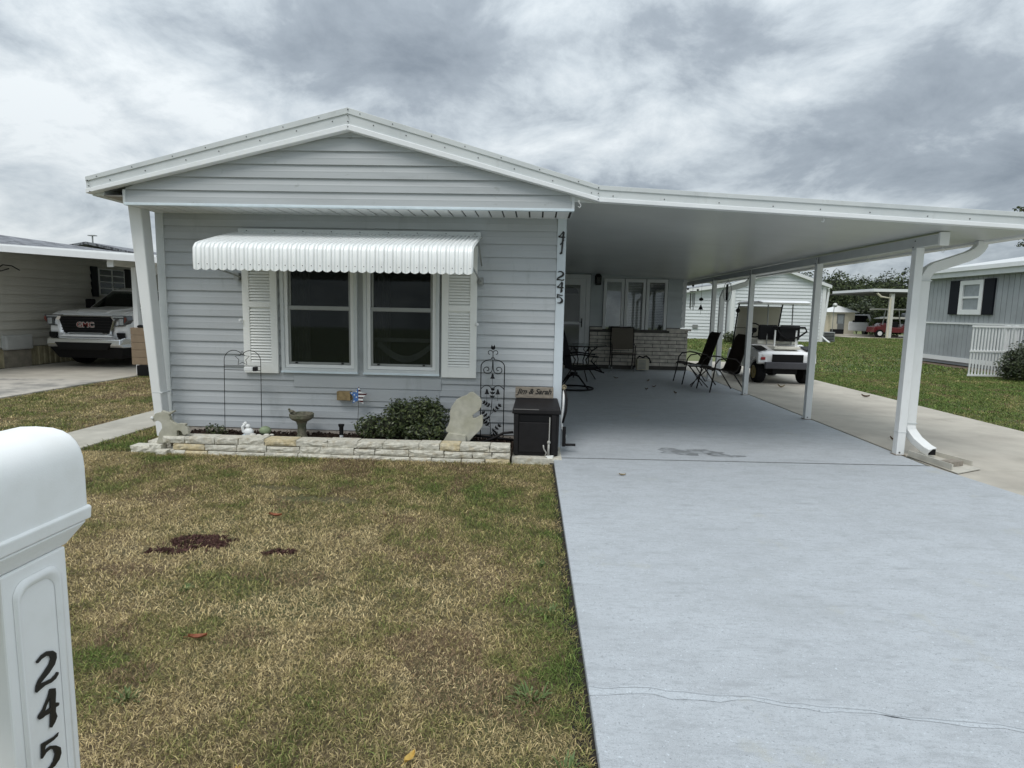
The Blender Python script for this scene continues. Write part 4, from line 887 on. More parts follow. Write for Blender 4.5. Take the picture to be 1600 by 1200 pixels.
for i in range(3):
    a,b_ = xs_[i]+0.01, xs_[i+1]-0.01
    q = MB(); q.box(a,a+0.07,PY-0.06,PY+0.02,0.90,2.25).box(b_-0.07,b_,PY-0.06,PY+0.02,0.90,2.25).box(a+0.07,b_-0.07,PY-0.06,PY+0.02,0.90,0.98).box(a+0.07,b_-0.07,PY-0.06,PY+0.02,2.17,2.25)
    wfo = q.build('window_frame', M_white, PR)
    MB().box(a+0.07,b_-0.07,PY-0.03,PY-0.026,0.98,2.17).build('glass_pane', M_pglass, wfo)
    if i > 0:
        bl = MB(); zz_ = 1.0
        while zz_ < 2.15: bl.hexa([(a+0.075,PY-0.005,zz_),(b_-0.075,PY-0.005,zz_),(b_-0.075,PY+0.012,zz_+0.012),(a+0.075,PY+0.012,zz_+0.012)],[(a+0.075,PY-0.005,zz_+0.003),(b_-0.075,PY-0.005,zz_+0.003),(b_-0.075,PY+0.012,zz_+0.015),(a+0.075,PY+0.012,zz_+0.015)]); zz_ += 0.04
        bl.build('blind_slats', mat('blind',(0.75,0.75,0.72),0.6), wfo, kind='stuff')
    else: MB().box(a+0.08,b_-0.08,PY+0.0,PY+0.006,0.98,2.17).build('curtain', mat('porch_curtain',(0.45,0.44,0.42),0.9,0.3,5), wfo)
# storm door
q = MB().box(0.34,0.46,PY-0.05,PY+0.02,0.10,2.34).box(1.23,1.34,PY-0.05,PY+0.02,0.10,2.34).box(0.46,1.23,PY-0.05,PY+0.02,2.24,2.34)
q.build('door_frame', M_white, PR)
dr = MB().box(0.46,0.60,PY-0.04,PY+0.0,0.12,2.235).box(1.09,1.225,PY-0.04,PY+0.0,0.12,2.235).box(0.60,1.09,PY-0.04,PY,2.08,2.235).box(0.60,1.09,PY-0.04,PY,0.12,0.34).box(0.60,1.09,PY-0.04,PY,1.10,1.16).build('storm_door', M_white, PR)
MB().box(0.60,1.09,PY-0.02,PY-0.016,0.34,1.10).build('glass_pane', M_clear, dr); MB().box(0.60,1.09,PY-0.02,PY-0.016,1.16,2.08).build('glass_pane', M_clear, dr)
MB().box(0.60,1.09,PY+0.005,PY+0.02,0.12,2.08).build('inner_door', mat('inner_door',(0.66,0.66,0.60),0.6,0.1,3), dr)
fan = [(0.845+0.2*math.cos(R_(a)),1.86+0.17*math.sin(R_(a))) for a in range(0,181,15)]
MB().prism(fan,PY+0.0,PY+0.004,'y').build('fan_light', M_dark, dr)
for x0 in (0.64,0.87):
    for z0,z1 in ((0.42,0.95),(1.22,1.65)): MB().box(x0,x0+0.18,PY-0.002,PY+0.004,z0,z1).build('door_panel', mat('inner_door',(0,0,0)), dr, bevel=0.004)
MB().box(1.135,1.155,PY-0.075,PY-0.04,1.03,1.25).box(1.08,1.15,PY-0.08,PY-0.065,1.15,1.165).build('handle', M_black, dr)
t = thing('wall_lantern', 'black coach lantern on the wall between storm door and porch windows', 'lamp', (1.515,15.25,2.0))
MB().prism([(1.44,2.10),(1.59,2.10),(1.60,2.30),(1.515,2.42),(1.43,2.30)],15.18,15.20,'y').prism([(1.45,2.08),(1.58,2.08),(1.58,2.11),(1.45,2.11)],15.08,15.24,'y').prism([(1.44,2.27),(1.59,2.27),(1.515,2.37)],15.07,15.25,'y').build('frame', M_black, t)
MB().box(1.47,1.56,15.10,15.22,2.11,2.27).build('lamp_glass', M_clear, t)

# ------------------------------------------------------------------ patio furniture
def sling_chair(name, label, x, y_, rot, sl, group=None, high=1.06):
    """faces local +x; origin on floor centre"""
    t = thing(name, label, 'chair', (0,0,0), group)
    for s_ in (-1,1):
        yy = 0.27*s_
        MB().tube([(0.33,yy*1.1,0),(0.27,yy*1.05,0.30),(0.24,yy*1.05,0.52),(0.18,yy*1.05,0.60),(0.02,yy*1.05,0.63),(-0.14,yy*1.05,0.61),(-0.24,yy,0.52)],0.013,8).build('arm', M_bronze, t, smooth=True)
        MB().tube([(-0.36,yy*1.1,0),(-0.12,yy*1.05,0.34),(0.02,yy,0.40)],0.013,8).build('leg', M_bronze, t, smooth=True)
        MB().tube([(0.30,yy,0.40),(0.22,yy,0.43),(-0.12,yy,0.37),(-0.18,yy,0.40),(-0.26,yy,0.62),(-0.38,yy,high-0.06),(-0.42,yy*0.85,high)],0.012,8).build('side_rail', M_bronze, t, smooth=True)
    pf = [(0.29,0.415),(0.21,0.43),(0.05,0.395),(-0.12,0.37),(-0.185,0.41),(-0.26,0.62),(-0.33,0.83),(-0.38,high-0.05),(-0.41,high)]
    b = MB(); n_ = len(pf)
    for i,(a,c) in enumerate(pf):
        hw = 0.262 if i < n_-2 else (0.25 if i == n_-2 else 0.19)
        b.v += [(a,-hw,c),(a,hw,c),(a-0.012,-hw,c-0.012),(a-0.012,hw,c-0.012)]
    for i in range(n_-1): q = 4*i; b.f += [(q,q+1,q+5,q+4),(q+2,q+6,q+7,q+3),(q,q+4,q+6,q+2),(q+1,q+3,q+7,q+5)]
    b.f += [(0,2,3,1),(4*n_-4,4*n_-3,4*n_-1,4*n_-2)]
    b.build('sling', sl, t, smooth='auto')
    MB().tube([(-0.16,-0.27,0.33),(-0.16,0.27,0.33)],0.010,6).build('crossbar', M_bronze, t)
    t.location = (x,y_,0); t.rotation_euler = (0,0,rot); return t
c1 = sling_chair('patio_chair','high-backed brown sling patio chair by the second row of posts, nearer the camera', 3.48,11.35,R_(188),M_sling,'brown sling chairs by the posts')
c2 = copy_tree(c1); c2.location = (3.28,12.5,0); c2.rotation_euler = (0,0,R_(184)); c2['label'] = 'high-backed brown sling patio chair further back, its back against the wall view'
c2['label'] = 'high-backed brown sling patio chair, the farther of the pair beside the posts'
t = thing('side_table','small low dark side table with crossed legs between the two brown chairs','table',(3.25,11.9,0))
MB().box(3.02,3.42,11.75,12.1,0.40,0.42).build('table_top', M_bronze, t, bevel=0.004)
for a,b_ in (((3.05,11.78),(3.38,12.05)),((3.38,11.78),(3.05,12.05)),((3.1,12.05),(3.4,11.8)),((3.35,12.08),(3.02,11.8))): MB().tube([(a[0],a[1],0),(b_[0],b_[1],0.40)],0.010,6).build('leg', M_bronze, t)
# folding chair at the wall (faces camera)
t = thing('folding_chair','taupe folding chair with silver feet facing out from the porch wall','chair',(2.13,14.9,0))
for x in (1.86,2.42):
    MB().tube([(x,14.66,0.0),(x,14.70,0.62),(x,14.95,0.66)],0.014,8).build('arm', M_bronze, t, smooth=True)
    MB().tube([(x,15.12,0.0),(x,14.98,0.45),(x,15.02,1.05)],0.014,8).build('back_leg', M_bronze, t, smooth=True)
    MB().tube([(x,14.66,0.0),(x,14.66,0.10)],0.019,8).build('foot_cap', M_alum, t); MB().tube([(x,15.12,0.0),(x,15.09,0.10)],0.019,8).build('foot_cap', M_alum, t)
MB().hexa([(1.88,14.96,0.52),(2.40,14.96,0.52),(2.40,14.975,0.52),(1.88,14.975,0.52)],[(1.88,15.0,1.04),(2.40,15.0,1.04),(2.40,15.015,1.04),(1.88,15.015,1.04)]).build('backrest', M_slingt, t)
MB().box(1.88,2.40,14.66,14.98,0.42,0.44).build('seat', M_slingt, t, bevel=0.008); MB().tube([(1.86,15.02,1.05),(2.42,15.02,1.05)],0.016,8).build('top_rail', M_bronze, t)
MB().tube([(1.86,14.68,0.40),(2.42,14.68,0.40)],0.012,8).build('front_rail', M_bronze, t)
# cream heater box
t = thing('box_heater','small cream slatted box unit on the floor beside the folding chair','heater',(2.64,14.85,0))
MB().box(2.49,2.78,14.75,14.98,0.03,0.30).build('case', M_cream, t, bevel=0.01)
b = MB()
for i in range(7): b.box(2.52,2.70,14.742,14.75,0.06+0.032*i,0.075+0.032*i)
b.build('grille', M_alum, t, kind='stuff')
MB().tube([(2.50,14.85,0.30),(2.55,14.85,0.36),(2.64,14.85,0.33),(2.72,14.85,0.37),(2.80,14.85,0.31),(2.84,14.85,0.2)],0.018,8).build('cord', M_black, t, smooth=True)
# swivel rocker, left
t = thing('swivel_chair','black swivel rocker with high back on a round base inside the carport','chair',(0.72,11.05,0))
MB().torus((0.72,11.05,0.02),0.36,0.016,'z',28,8).build('base_ring', M_black, t, smooth=True)
for a in range(4):
    an = R_(45+90*a); MB().tube([(0.72+0.35*math.cos(an),11.05+0.35*math.sin(an),0.03),(0.72+0.12*math.cos(an),11.05+0.12*math.sin(an),0.24),(0.72,11.05,0.27)],0.014,6).build('base_leg', M_black, t, smooth=True)
MB().cyl((0.72,11.05,0.25),0.07,0.06).build('swivel', M_black, t)
for s_ in (-1,1):
    yy = 11.05+0.29*s_
    MB().tube([(1.24,yy,0.34),(1.05,yy,0.40),(0.70,yy,0.38),(0.55,yy,0.42),(0.50,yy,0.70),(0.42,yy,1.08)],0.014,8).build('side_rail', M_black, t, smooth=True)
    MB().tube([(0.50,yy*1.0,0.62),(0.80,yy,0.66),(1.13,yy,0.62),(1.05,yy,0.50),(1.20,yy,0.36)],0.014,8).build('arm', M_black, t, smooth=True)
MB().hexa([(0.60,10.79,0.38),(1.18,10.79,0.40),(1.18,11.31,0.40),(0.60,11.31,0.38)],[(0.60,10.79,0.42),(1.18,10.79,0.44),(1.18,11.31,0.44),(0.60,11.31,0.42)]).build('seat', M_black, t, bevel=0.01)
b = MB(); pf = [(0.68,0.40,0.25),(0.64,0.62,0.27),(0.58,0.85,0.27),(0.53,1.02,0.25),(0.50,1.12,0.16)]
for (x,z,hw) in pf: b.v += [(x,11.05-hw,z),(x,11.05+hw,z),(x-0.12,11.05-hw,z),(x-0.12,11.05+hw,z)]
for i in range(len(pf)-1): q = 4*i; b.f += [(q,q+1,q+5,q+4),(q+2,q+6,q+7,q+3),(q,q+4,q+6,q+2),(q+1,q+3,q+7,q+5)]
b.f += [(0,2,3,1),(16,17,19,18)]; b.build('backrest', M_black, t, bevel=0.01)
# glass patio table behind
t = thing('patio_table','round glass-topped patio table with black scrolled legs behind the swivel rocker','table',(0.95,12.6,0))
MB().cyl((0.95,12.6,0.72),0.52,0.012,32).build('table_top', M_clear, t); MB().torus((0.95,12.6,0.722),0.52,0.014,'z',32,6).build('rim', M_bronze, t, smooth=True)
for a in range(4):
    an = R_(20+90*a); c_,s_ = math.cos(an),math.sin(an)
    MB().tube([(0.95+0.36*c_,12.6+0.36*s_,0),(0.95+0.18*c_,12.6+0.18*s_,0.25),(0.95+0.12*c_,12.6+0.12*s_,0.42),(0.95+0.25*c_,12.6+0.25*s_,0.60),(0.95+0.42*c_,12.6+0.42*s_,0.71)],0.013,6).build('leg', M_bronze, t, smooth=True)
    MB().torus((0.95+0.26*c_,12.6+0.26*s_,0.66),0.05,0.008,'y',14,6).build('scroll', M_bronze, t, smooth=True)
# hooks and chimes under the beam
def hook(x,y_,z,label):
    solo(MB().tube([(x,y_,z),(x,y_,z-0.02),(x+0.012,y_,z-0.035),(x+0.02,y_,z-0.05),(x+0.01,y_,z-0.066),(x-0.008,y_,z-0.058)],0.003,5),'hook',M_white,label,'hook',(x,y_,z),smooth=True)
hook(3.88,6.05,2.12,'white hook hanging at the front end of the carport beam'); hook(3.83,7.28,2.125,'white hook under the beam between the first two posts'); hook(2.55,5.66,2.33,'white hook under the front of the carport soffit'); hook(0.36,5.62,2.42,'small white hook at the joint of gable and carport fascia')
def chime(x,y_,z,label,kind):
    t = thing('wind_chime',label,'wind chime',(x,y_,z))
    MB().tube([(x,y_,z),(x,y_,z-0.35)],0.003,5).build('cord',M_black,t)
    if kind==0:
        MB().lathe((x,y_,z-0.40),[(0.02,0),(0.05,0.02),(0.05,0.05),(0.01,0.08)],12).build('top',M_black,t)
        MB().lathe((x,y_,z-0.60),[(0.055,0),(0.04,0.04),(0.015,0.10),(0.005,0.12)],12).build('bell',M_black,t); MB().tube([(x,y_,z-0.40),(x,y_,z-0.72)],0.003,5).build('clapper',M_black,t)
    elif kind==1:
        MB().torus((x,y_,z-0.16),0.07,0.008,'z',16,6).build('ring',M_black,t)
        for a in range(5):
            an = a*1.256; MB().tube([(x+0.055*math.cos(an),y_+0.055*math.sin(an),z-0.2),(x+0.055*math.cos(an),y_+0.055*math.sin(an),z-0.5-0.03*a)],0.009,6).build('chime_tube',M_alum,t)
        for dx,dz in ((-0.12,-0.1),(0.12,-0.12),(0.0,-0.02)): MB().ball((x+dx,y_,z+dz),0.03,0.02,0.025,8,6).build('ornament',M_black,t)
    else:
        b = MB(); b.tube([(x+0.08*math.cos(k*0.4),y_,z-0.25+0.20*math.sin(k*0.4)) for k in range(16)],0.006,6,closed=True); b.build('loop',M_alum,t); MB().tube([(x-0.01,y_,z-0.1),(x-0.01,y_,z-0.42)],0.022,8).build('chime_tube',M_black,t)
chime(3.80,15.0,2.12,'dark wind chime with small ornaments hanging at the porch corner',1); chime(3.80,14.2,2.12,'dark bell chime hanging on a long cord beside the rear post',0); chime(3.80,12.3,2.12,'looped wind chime hanging between the rear and third posts',2)

# ------------------------------------------------------------------ golf cart
CT = thing('golf_cart','white golf cart with cream canopy and black rear basket parked beyond the posts','golf cart',(5.25,12.95,0))
def wheel(par, x0, y_, z, r, w_, rimmat, nm='wheel', side=-1, spokes=0):
    o = MB().lathe((0,0,0),[(r*0.62,-w_/2),(r*0.93,-w_/2),(r,-w_*0.35),(r,w_*0.35),(r*0.93,w_/2),(r*0.62,w_/2)],28)
    o.v = [(x0+v[2], y_+v[0], z+v[1]) for v in o.v]
    t_ = o.build(nm, M_tyre, par, smooth='auto')
    b = MB().cyl((x0 if side > 0 else x0-w_*0.515,y_,z),r*0.60,w_*0.515,20,'x'); b.build('rim', rimmat, t_)
    e_ = x0+side*w_*0.53
    MB().torus((e_,y_,z),r*0.58,r*0.05,'x',20,6).build('rim_lip', rimmat, t_, smooth=True)
    MB().cyl((e_-0.012,y_,z),r*0.17,0.03,12,'x').build('hub', rimmat, t_)
    for k in range(spokes):
        a = 2*math.pi*k/spokes; MB().box(e_-0.01,e_+0.014,y_-0.02+0,y_+0.02,z+r*0.15,z+r*0.56).build('spoke', M_tyre, t_) if False else None
    return t_
gold = mat('gold_hub',(0.30,0.24,0.10),0.4,metal=.5); cream = mat('cart_cream',(0.72,0.70,0.62),0.35,coat=.3)
for x,y_ in ((4.76,12.98),(5.72,12.98),(4.80,14.62),(5.68,14.62)): wheel(CT,x,y_,0.225,0.225,0.19,gold,side=-1 if x<5.2 else 1)
body = [(12.72,0.42),(12.70,0.62),(12.76,0.68),(13.05,0.74),(13.30,0.80),(13.9,0.78),(13.95,0.32),(14.3,0.30),(14.42,0.62),(14.9,0.62),(15.05,0.40),(14.95,0.28),(14.88,0.28),(14.80,0.44),(14.62,0.50),(14.44,0.44),(14.36,0.26),(13.28,0.26),(13.20,0.42),(13.0,0.50),(12.80,0.44)]
MB().loft([(a,b_,0.56 if 12.75<a<13.4 else 0.52,5.24) for a,b_ in body]).build('body', M_truck, CT, bevel=0.03)
for s_ in (-1,1):
    xx = 5.24+0.5*s_
    MB().prism([(12.70,0.44),(12.72,0.64),(12.85,0.70),(13.15,0.72),(13.32,0.62),(13.38,0.40),(13.27,0.40),(13.18,0.50),(12.98,0.55),(12.82,0.50),(12.78,0.40)],xx-0.10,xx+0.10,'x').build('fender', M_truck, CT, bevel=0.02)
    MB().prism([(12.74,0.705),(13.10,0.765),(13.10,0.78),(12.74,0.72)],xx-0.11,xx+0.09,'x').build('fender_pad', M_black, CT)
    MB().box(xx-0.045,xx+0.045,12.675,12.70,0.50,0.56).build('taillight', M_red, CT, bevel=0.01)
MB().box(4.93,5.56,12.68,12.72,0.45,0.62).build('rear_panel', M_black, CT)
MB().box(4.77,5.76,12.62,12.70,0.32,0.46).build('bumper', mat('dark_grey_bumper',(0.06,0.06,0.07),0.6), CT, bevel=0.015)
MB().box(5.0,5.5,12.8,13.4,0.20,0.34).build('axle_box', M_black, CT)
MB().box(4.80,5.68,13.25,13.75,0.80,0.92).build('seat', cream, CT, bevel=0.03)
MB().box(4.80,5.20,13.20,13.28,0.90,1.22).build('seat_back', M_black, CT, bevel=0.03); MB().box(5.26,5.68,13.20,13.28,0.90,1.22).build('seat_back', M_black, CT, bevel=0.03)
MB().tube([(4.95,12.85,1.18),(5.62,12.85,1.18),(5.66,12.85,1.10),(5.5,12.85,0.98),(5.35,12.85,0.95)],0.02,8).tube([(5.05,12.88,1.15),(5.15,12.88,1.0),(5.3,12.88,0.92)],0.018,8).build('bag_hoop', M_black, CT, smooth=True)
MB().box(5.12,5.50,12.9,13.1,0.88,1.17).build('bag_holder', M_black, CT, bevel=0.02)
for x in (5.02,5.46): MB().tube([(x,12.9,0.70),(x,12.95,1.10),(x,13.0,1.60)] if False else [(x,12.88,0.70),(x+0.01,12.9,1.12)],0.018,8).build('bag_strut', M_white, CT)
MB().box(4.98,5.52,12.76,13.18,0.72,0.78).build('bag_well', cream, CT, bevel=0.01)
for x in (4.98,5.50): MB().tube([(x,13.2,0.80),(x,13.25,1.66)],0.014,8).build('canopy_post', M_alum, CT)
for x in (4.74,5.74): MB().tube([(x,14.72,0.60),(x,14.42,1.62),(x,14.38,1.70)],0.018,8).build('windshield_post', M_black, CT)
for z,yy in ((1.12,14.57),(1.62,14.42)): MB().tube([(4.74,yy,z),(5.74,yy,z)],0.010,6).build('windshield_bar', M_black, CT)
MB().add([(4.76,14.71,0.62),(5.72,14.71,0.62),(5.72,14.42,1.61),(4.76,14.42,1.61)],[(0,1,2,3)]).build('windshield', mat('tinted_panel',(0.42,0.39,0.32),0.5,0.05), CT)
MB().loft([(12.95,1.66,0.50,5.24),(12.92,1.70,0.52,5.24),(13.1,1.735,0.50,5.24),(14.3,1.74,0.50,5.24),(14.5,1.71,0.52,5.24),(14.5,1.67,0.52,5.24)]).build('canopy', M_truck, CT, bevel=0.02)
sw = MB().torus((0,0,0),0.17,0.016,'z',20,6); T = Matrix.Translation((5.0,14.05,1.08)) @ Matrix.Rotation(R_(65),4,'X'); sw.v = [tuple(T @ Vector(v)) for v in sw.v]
sw.tube([(5.0,14.05,1.08),(5.0,14.4,0.75)],0.02,8).ball((5.0,14.06,1.08),0.07,0.03,0.06); sw.build('steering_wheel', M_black, CT, smooth=True)
MB().ball((4.72,14.40,1.52),0.05,0.03,0.06).build('mirror', M_black, CT, smooth=True)
MB().box(4.80,5.68,14.4,14.85,0.60,0.85).build('dashboard', mat('brown_dash',(0.20,0.16,0.12),0.6), CT, bevel=0.04)

# ------------------------------------------------------------------ pickup
TX, TY = -9.62, 12.55
PK = thing('pickup_truck','white full-size pickup truck parked nose-out under the left neighbour\'s carport','pickup truck',(TX,TY,0))
def hx(l): return [(TY+a,b_,h,TX) for a,b_,h in l]
W_ = 0.93
bodyp = [(0.10,0.62,0.86),(0.05,0.80,0.84),(0.06,0.98,0.85),(0.12,1.14,0.86),(0.30,1.20,0.88),(1.30,1.25,0.91),(5.2,1.28,0.93),(5.25,0.55,0.93),(4.6,0.45,0.93),(4.5,0.75,0.93),(4.2,0.90,0.93),(3.9,0.75,0.93),(3.8,0.40,0.93),(1.42,0.40,0.93),(1.35,0.72,0.93),(1.02,0.90,0.93),(0.68,0.72,0.93),(0.60,0.50,0.90),(0.15,0.50,0.88)]
MB().loft(hx(bodyp)).build('body', M_truck, PK, bevel=0.06)
MB().loft(hx([(0.14,1.15,0.72),(0.30,1.215,0.76),(1.35,1.285,0.80),(1.35,1.22,0.80),(0.30,1.15,0.76)])).build('hood', M_truck, PK, bevel=0.02)
MB().loft(hx([(1.22,1.26,0.84),(1.80,1.70,0.66),(2.1,1.76,0.65),(3.5,1.76,0.65),(3.75,1.27,0.84)])).build('cab', M_truck, PK, bevel=0.03)
MB().hexa([(TX-0.76,TY+1.20,1.285),(TX+0.76,TY+1.20,1.285),(TX+0.76,TY+1.23,1.285),(TX-0.76,TY+1.23,1.285)],[(TX-0.60,TY+1.73,1.68),(TX+0.60,TY+1.73,1.68),(TX+0.60,TY+1.76,1.68),(TX-0.60,TY+1.76,1.68)]).build('windshield', M_glass, PK)
MB().hexa([(TX-0.75,TY+1.235,1.285),(TX+0.75,TY+1.235,1.285),(TX+0.75,TY+1.27,1.285),(TX-0.75,TY+1.27,1.285)],[(TX-0.595,TY+1.765,1.675),(TX+0.595,TY+1.765,1.675),(TX+0.595,TY+1.80,1.675),(TX-0.595,TY+1.80,1.675)]).build('cabin_shade', M_dark, PK)
for s_ in (-1,1):
    MB().hexa([(TX+s_*0.842,TY+1.55,1.31),(TX+s_*0.842,TY+2.4,1.31),(TX+s_*0.845,TY+2.4,1.31),(TX+s_*0.845,TY+1.55,1.31)],[(TX+s_*0.69,TY+1.95,1.68),(TX+s_*0.69,TY+2.4,1.68),(TX+s_*0.695,TY+2.4,1.68),(TX+s_*0.695,TY+1.95,1.68)]).build('side_window', M_glass, PK)
    MB().box(TX+s_*0.98-0.09,TX+s_*0.98+0.09,TY+1.42,TY+1.54,1.26,1.48).build('mirror', M_black, PK, bevel=0.02)
    wheel(PK,TX+s_*0.83,TY+1.02,0.39,0.39,0.26,M_alum,side=s_); wheel(PK,TX+s_*0.83,TY+4.2,0.39,0.39,0.26,M_alum,side=s_)
    def F(pts,y0,y1): return MB().prism([(TX+s_*a,b_) for a,b_ in pts],TY+y0,TY+y1,'y')
    hl = F([(0.58,1.13),(0.90,1.13),(0.92,1.03),(0.82,0.90),(0.60,0.89),(0.72,0.93),(0.72,1.04),(0.58,1.05)],0.0,0.20).build('headlight', mat('headlight_dark',(0.05,0.055,0.06),0.15,coat=1.0), PK, bevel=0.008)
    F([(0.60,1.115),(0.84,1.115),(0.84,1.085),(0.60,1.085)],-0.012,0.01).build('light_bar', mat('headlight_silver',(0.5,0.53,0.56),0.15,metal=.6), hl)
    F([(0.74,1.06),(0.83,1.06),(0.83,0.93),(0.74,0.93)],-0.012,0.01).build('lens', mat('headlight_silver',(0,0,0)), hl, bevel=0.01)
    F([(0.86,1.10),(0.905,1.08),(0.90,1.03),(0.85,0.97)],-0.01,0.02).build('marker', mat('amber_red',(0.16,0.04,0.03),0.25), hl)
    F([(0.66,0.76),(0.82,0.76),(0.83,0.60),(0.74,0.60),(0.67,0.68)],-0.0,0.06).build('brake_duct', M_black, PK, bevel=0.008)
# grille
g0 = MB(); op = [(-0.60,1.12),(0.60,1.12),(0.66,1.04),(0.56,0.72),(0.46,0.69),(0.36,0.735),(-0.36,0.735),(-0.46,0.69),(-0.56,0.72),(-0.66,1.04)]
ip = [(-0.55,1.075),(0.55,1.075),(0.585,1.02),(0.50,0.77),(0.45,0.755),(0.35,0.785),(-0.35,0.785),(-0.45,0.755),(-0.50,0.77),(-0.585,1.02)]
k = 10; g0.add([(TX+a,TY+0.02,b_) for a,b_ in op]+[(TX+a,TY-0.035,b_) for a,b_ in [( (p[0]*.6+q[0]*.4),(p[1]*.6+q[1]*.4)) for p,q in zip(op,ip)]]+[(TX+a,TY+0.015,b_) for a,b_ in ip],[(r_*k+i,r_*k+(i+1)%k,(r_+1)*k+(i+1)%k,(r_+1)*k+i) for r_ in range(2) for i in range(k)])
gr_ = g0.build('grille_surround', M_chrome, PK, bevel=0.004)
MB().prism([(TX+a,b_) for a,b_ in ip],TY+0.012,TY+0.03,'y').build('grille', M_black, PK)
for z in (0.81,0.87,0.93,0.99,1.045): MB().box(TX-0.53,TX+0.53,TY-0.004,TY+0.012,z,z+0.016).build('grille_bar', M_blackp, PK)
MB().loft([(TY-0.03,0.715,0.50,TX),(TY-0.045,0.70,0.48,TX),(TY-0.03,0.665,0.62,TX),(TY+0.05,0.665,0.62,TX),(TY+0.05,0.715,0.5,TX)]).build('lower_fascia', M_truck, PK, bevel=0.01)
MB().loft(hx([(0.16,1.19,0.34),(0.34,1.245,0.40),(1.25,1.315,0.44),(1.25,1.25,0.46),(0.30,1.16,0.42)])).build('hood_bulge', M_truck, PK, bevel=0.03)
tm = text_mesh('GMC', 0.145, 0.004, 0, 0.010); tm.materials.append(M_chrome); o = bpy.data.objects.new('badge_edge', tm); C.objects.link(o); o.parent = PK; o.rotation_euler=(R_(90),0,0); o.location=(0,-0.008,0.875); o.scale = (1.2,1,1)
tm = text_mesh('GMC', 0.145, 0.004, 0, 0.001); tm.materials.append(mat('badge_red',(0.20,0.035,0.03),0.3)); o = bpy.data.objects.new('badge', tm); C.objects.link(o); o.parent = PK; o.rotation_euler=(R_(90),0,0); o.location=(0,-0.014,0.875); o.scale = (1.2,1,1)
MB().loft(hx([(0.0,0.66,0.84),(-0.09,0.62,0.80),(-0.11,0.50,0.80),(-0.04,0.44,0.84),(0.3,0.44,0.90),(0.42,0.46,0.93),(0.42,0.56,0.93),(0.3,0.60,0.92)])).build('bumper', M_chrome, PK, bevel=0.02)
MB().prism([(TX-0.62,0.55),(TX+0.62,0.55),(TX+0.52,0.40),(TX-0.52,0.40)],TY-0.125,TY-0.05,'y').build('bumper_inset', M_black, PK, bevel=0.01)
MB().loft(hx([(-0.02,0.435,0.82),(0.4,0.435,0.88),(0.45,0.22,0.80),(0.08,0.20,0.70)])).build('air_dam', M_black, PK, bevel=0.02)
MB().loft(hx([(0.5,0.40,0.80),(5.0,0.40,0.80),(5.0,0.25,0.70),(0.5,0.22,0.70)])).build('chassis', M_black, PK)

# ------------------------------------------------------------------ left neighbour home
NH = thing('neighbour_home','dim cream-sided mobile home with dark shutters beyond the left driveway','house',(-11.3,14,0))
M_nsid = mat('cream_siding',(0.50,0.49,0.44),0.6,0.06,2)
siding(NH,(-11.10,4.0,0),(0,1,0),(1,0,0),17.0,0.43,2.50,0.185,M_nsid,lip=0.035)
MB().box(-15.5,-11.11,4,24,0.0,2.5).build('wall_core', M_nsid, NH)
skm = MB().hexa([(0,0,0),(0.0,0.15,0),(0,0.15,0),(0,0,0)],[(0,0,1),(0,0,1),(0,0,1),(0,0,1)]) if False else None
skp = MB().prism([(0.0,0.0),(0.02,0.012),(0.02,0.075),(0.0,0.088),(0.0,0.15),(-0.01,0.15),(-0.01,0.0)],0,0.41,'z').mesh('skirting_panel'); skp.materials.append(mat('skirting',(0.38,0.34,0.22),0.8,0.15,8,col2=(0.26,0.23,0.15),s2=3))
for i in range(110): share(skp,'skirting_panel',None,NH,(-11.10,4.0+0.15*i,0.0))
MB().box(-11.085,-11.05,14.95,15.93,1.58,2.25).build('window_frame', M_white, NH).hide_render = False
for a in (15.0,15.475):
    for z0 in (1.61,1.77,1.93,2.09): MB().box(-11.055,-11.045,a,a+0.42,z0,z0+0.14).build('window_pane', mat('teal_glass',(0.03,0.045,0.055),0.15), NH)
for a,b_ in ((14.72,14.93),(15.95,16.22)): MB().box(-11.085,-11.04,a,b_,1.54,2.29).build('shutter', M_darkdoor, NH)
M_shing = mat('mottled_roof',(0.20,0.21,0.235),0.5,0.2,3,0.4,12,col2=(0.04,0.04,0.05),s2=3,lo=.48,hi=.54,stretch=(3,0.9,1))
roofslab(-13.4,3.02,-10.95,2.54,4,24,0.08,'roof_plane',M_shing,NH); roofslab(-13.4,3.02,-15.9,2.54,4,24,0.08,'roof_plane',M_shing,NH)
roofslab(-10.95,2.50,-7.05,2.30,11.05,20,0.06,'carport_roof',M_white,NH)
MB().hexa([(-11.0,11.0,2.36),(-7.0,11.0,2.145),(-7.0,11.06,2.145),(-11.0,11.06,2.36)],[(-11.0,11.0,2.475),(-7.0,11.0,2.26),(-7.0,11.06,2.26),(-11.0,11.06,2.475)]).build('carport_fascia', M_lip, NH)
MB().box(-8.06,-7.96,11.19,23,2.10,2.24).build('carport_beam', mat('cream_beam',(0.62,0.60,0.54),0.6), NH); MB().box(-8.07,-7.95,11.16,11.19,2.07,2.25).build('beam_cap', M_white, NH)
for y_ in (11.75,15.5,19.3): MB().box(-7.985,-7.895,y_-0.045,y_+0.045,-0.03,2.10).build('carport_post', M_white, NH)
MB().tube([(-7.55,11.85,2.2),(-7.60,11.85,2.02),(-7.78,11.86,1.92),(-7.80,11.86,1.80),(-7.80,11.86,1.05),(-7.72,11.84,0.96)],0,rect=(0.055,0.04)).build('downspout', M_white, NH)
MB().cyl((-8.0,11.70,1.30),0.02,0.03,8,'y').build('hook', M_alum, NH)
t = thing('electric_meter','pale grey meter box on the neighbour skirting','meter box',(-11.0,12.3,0.5))
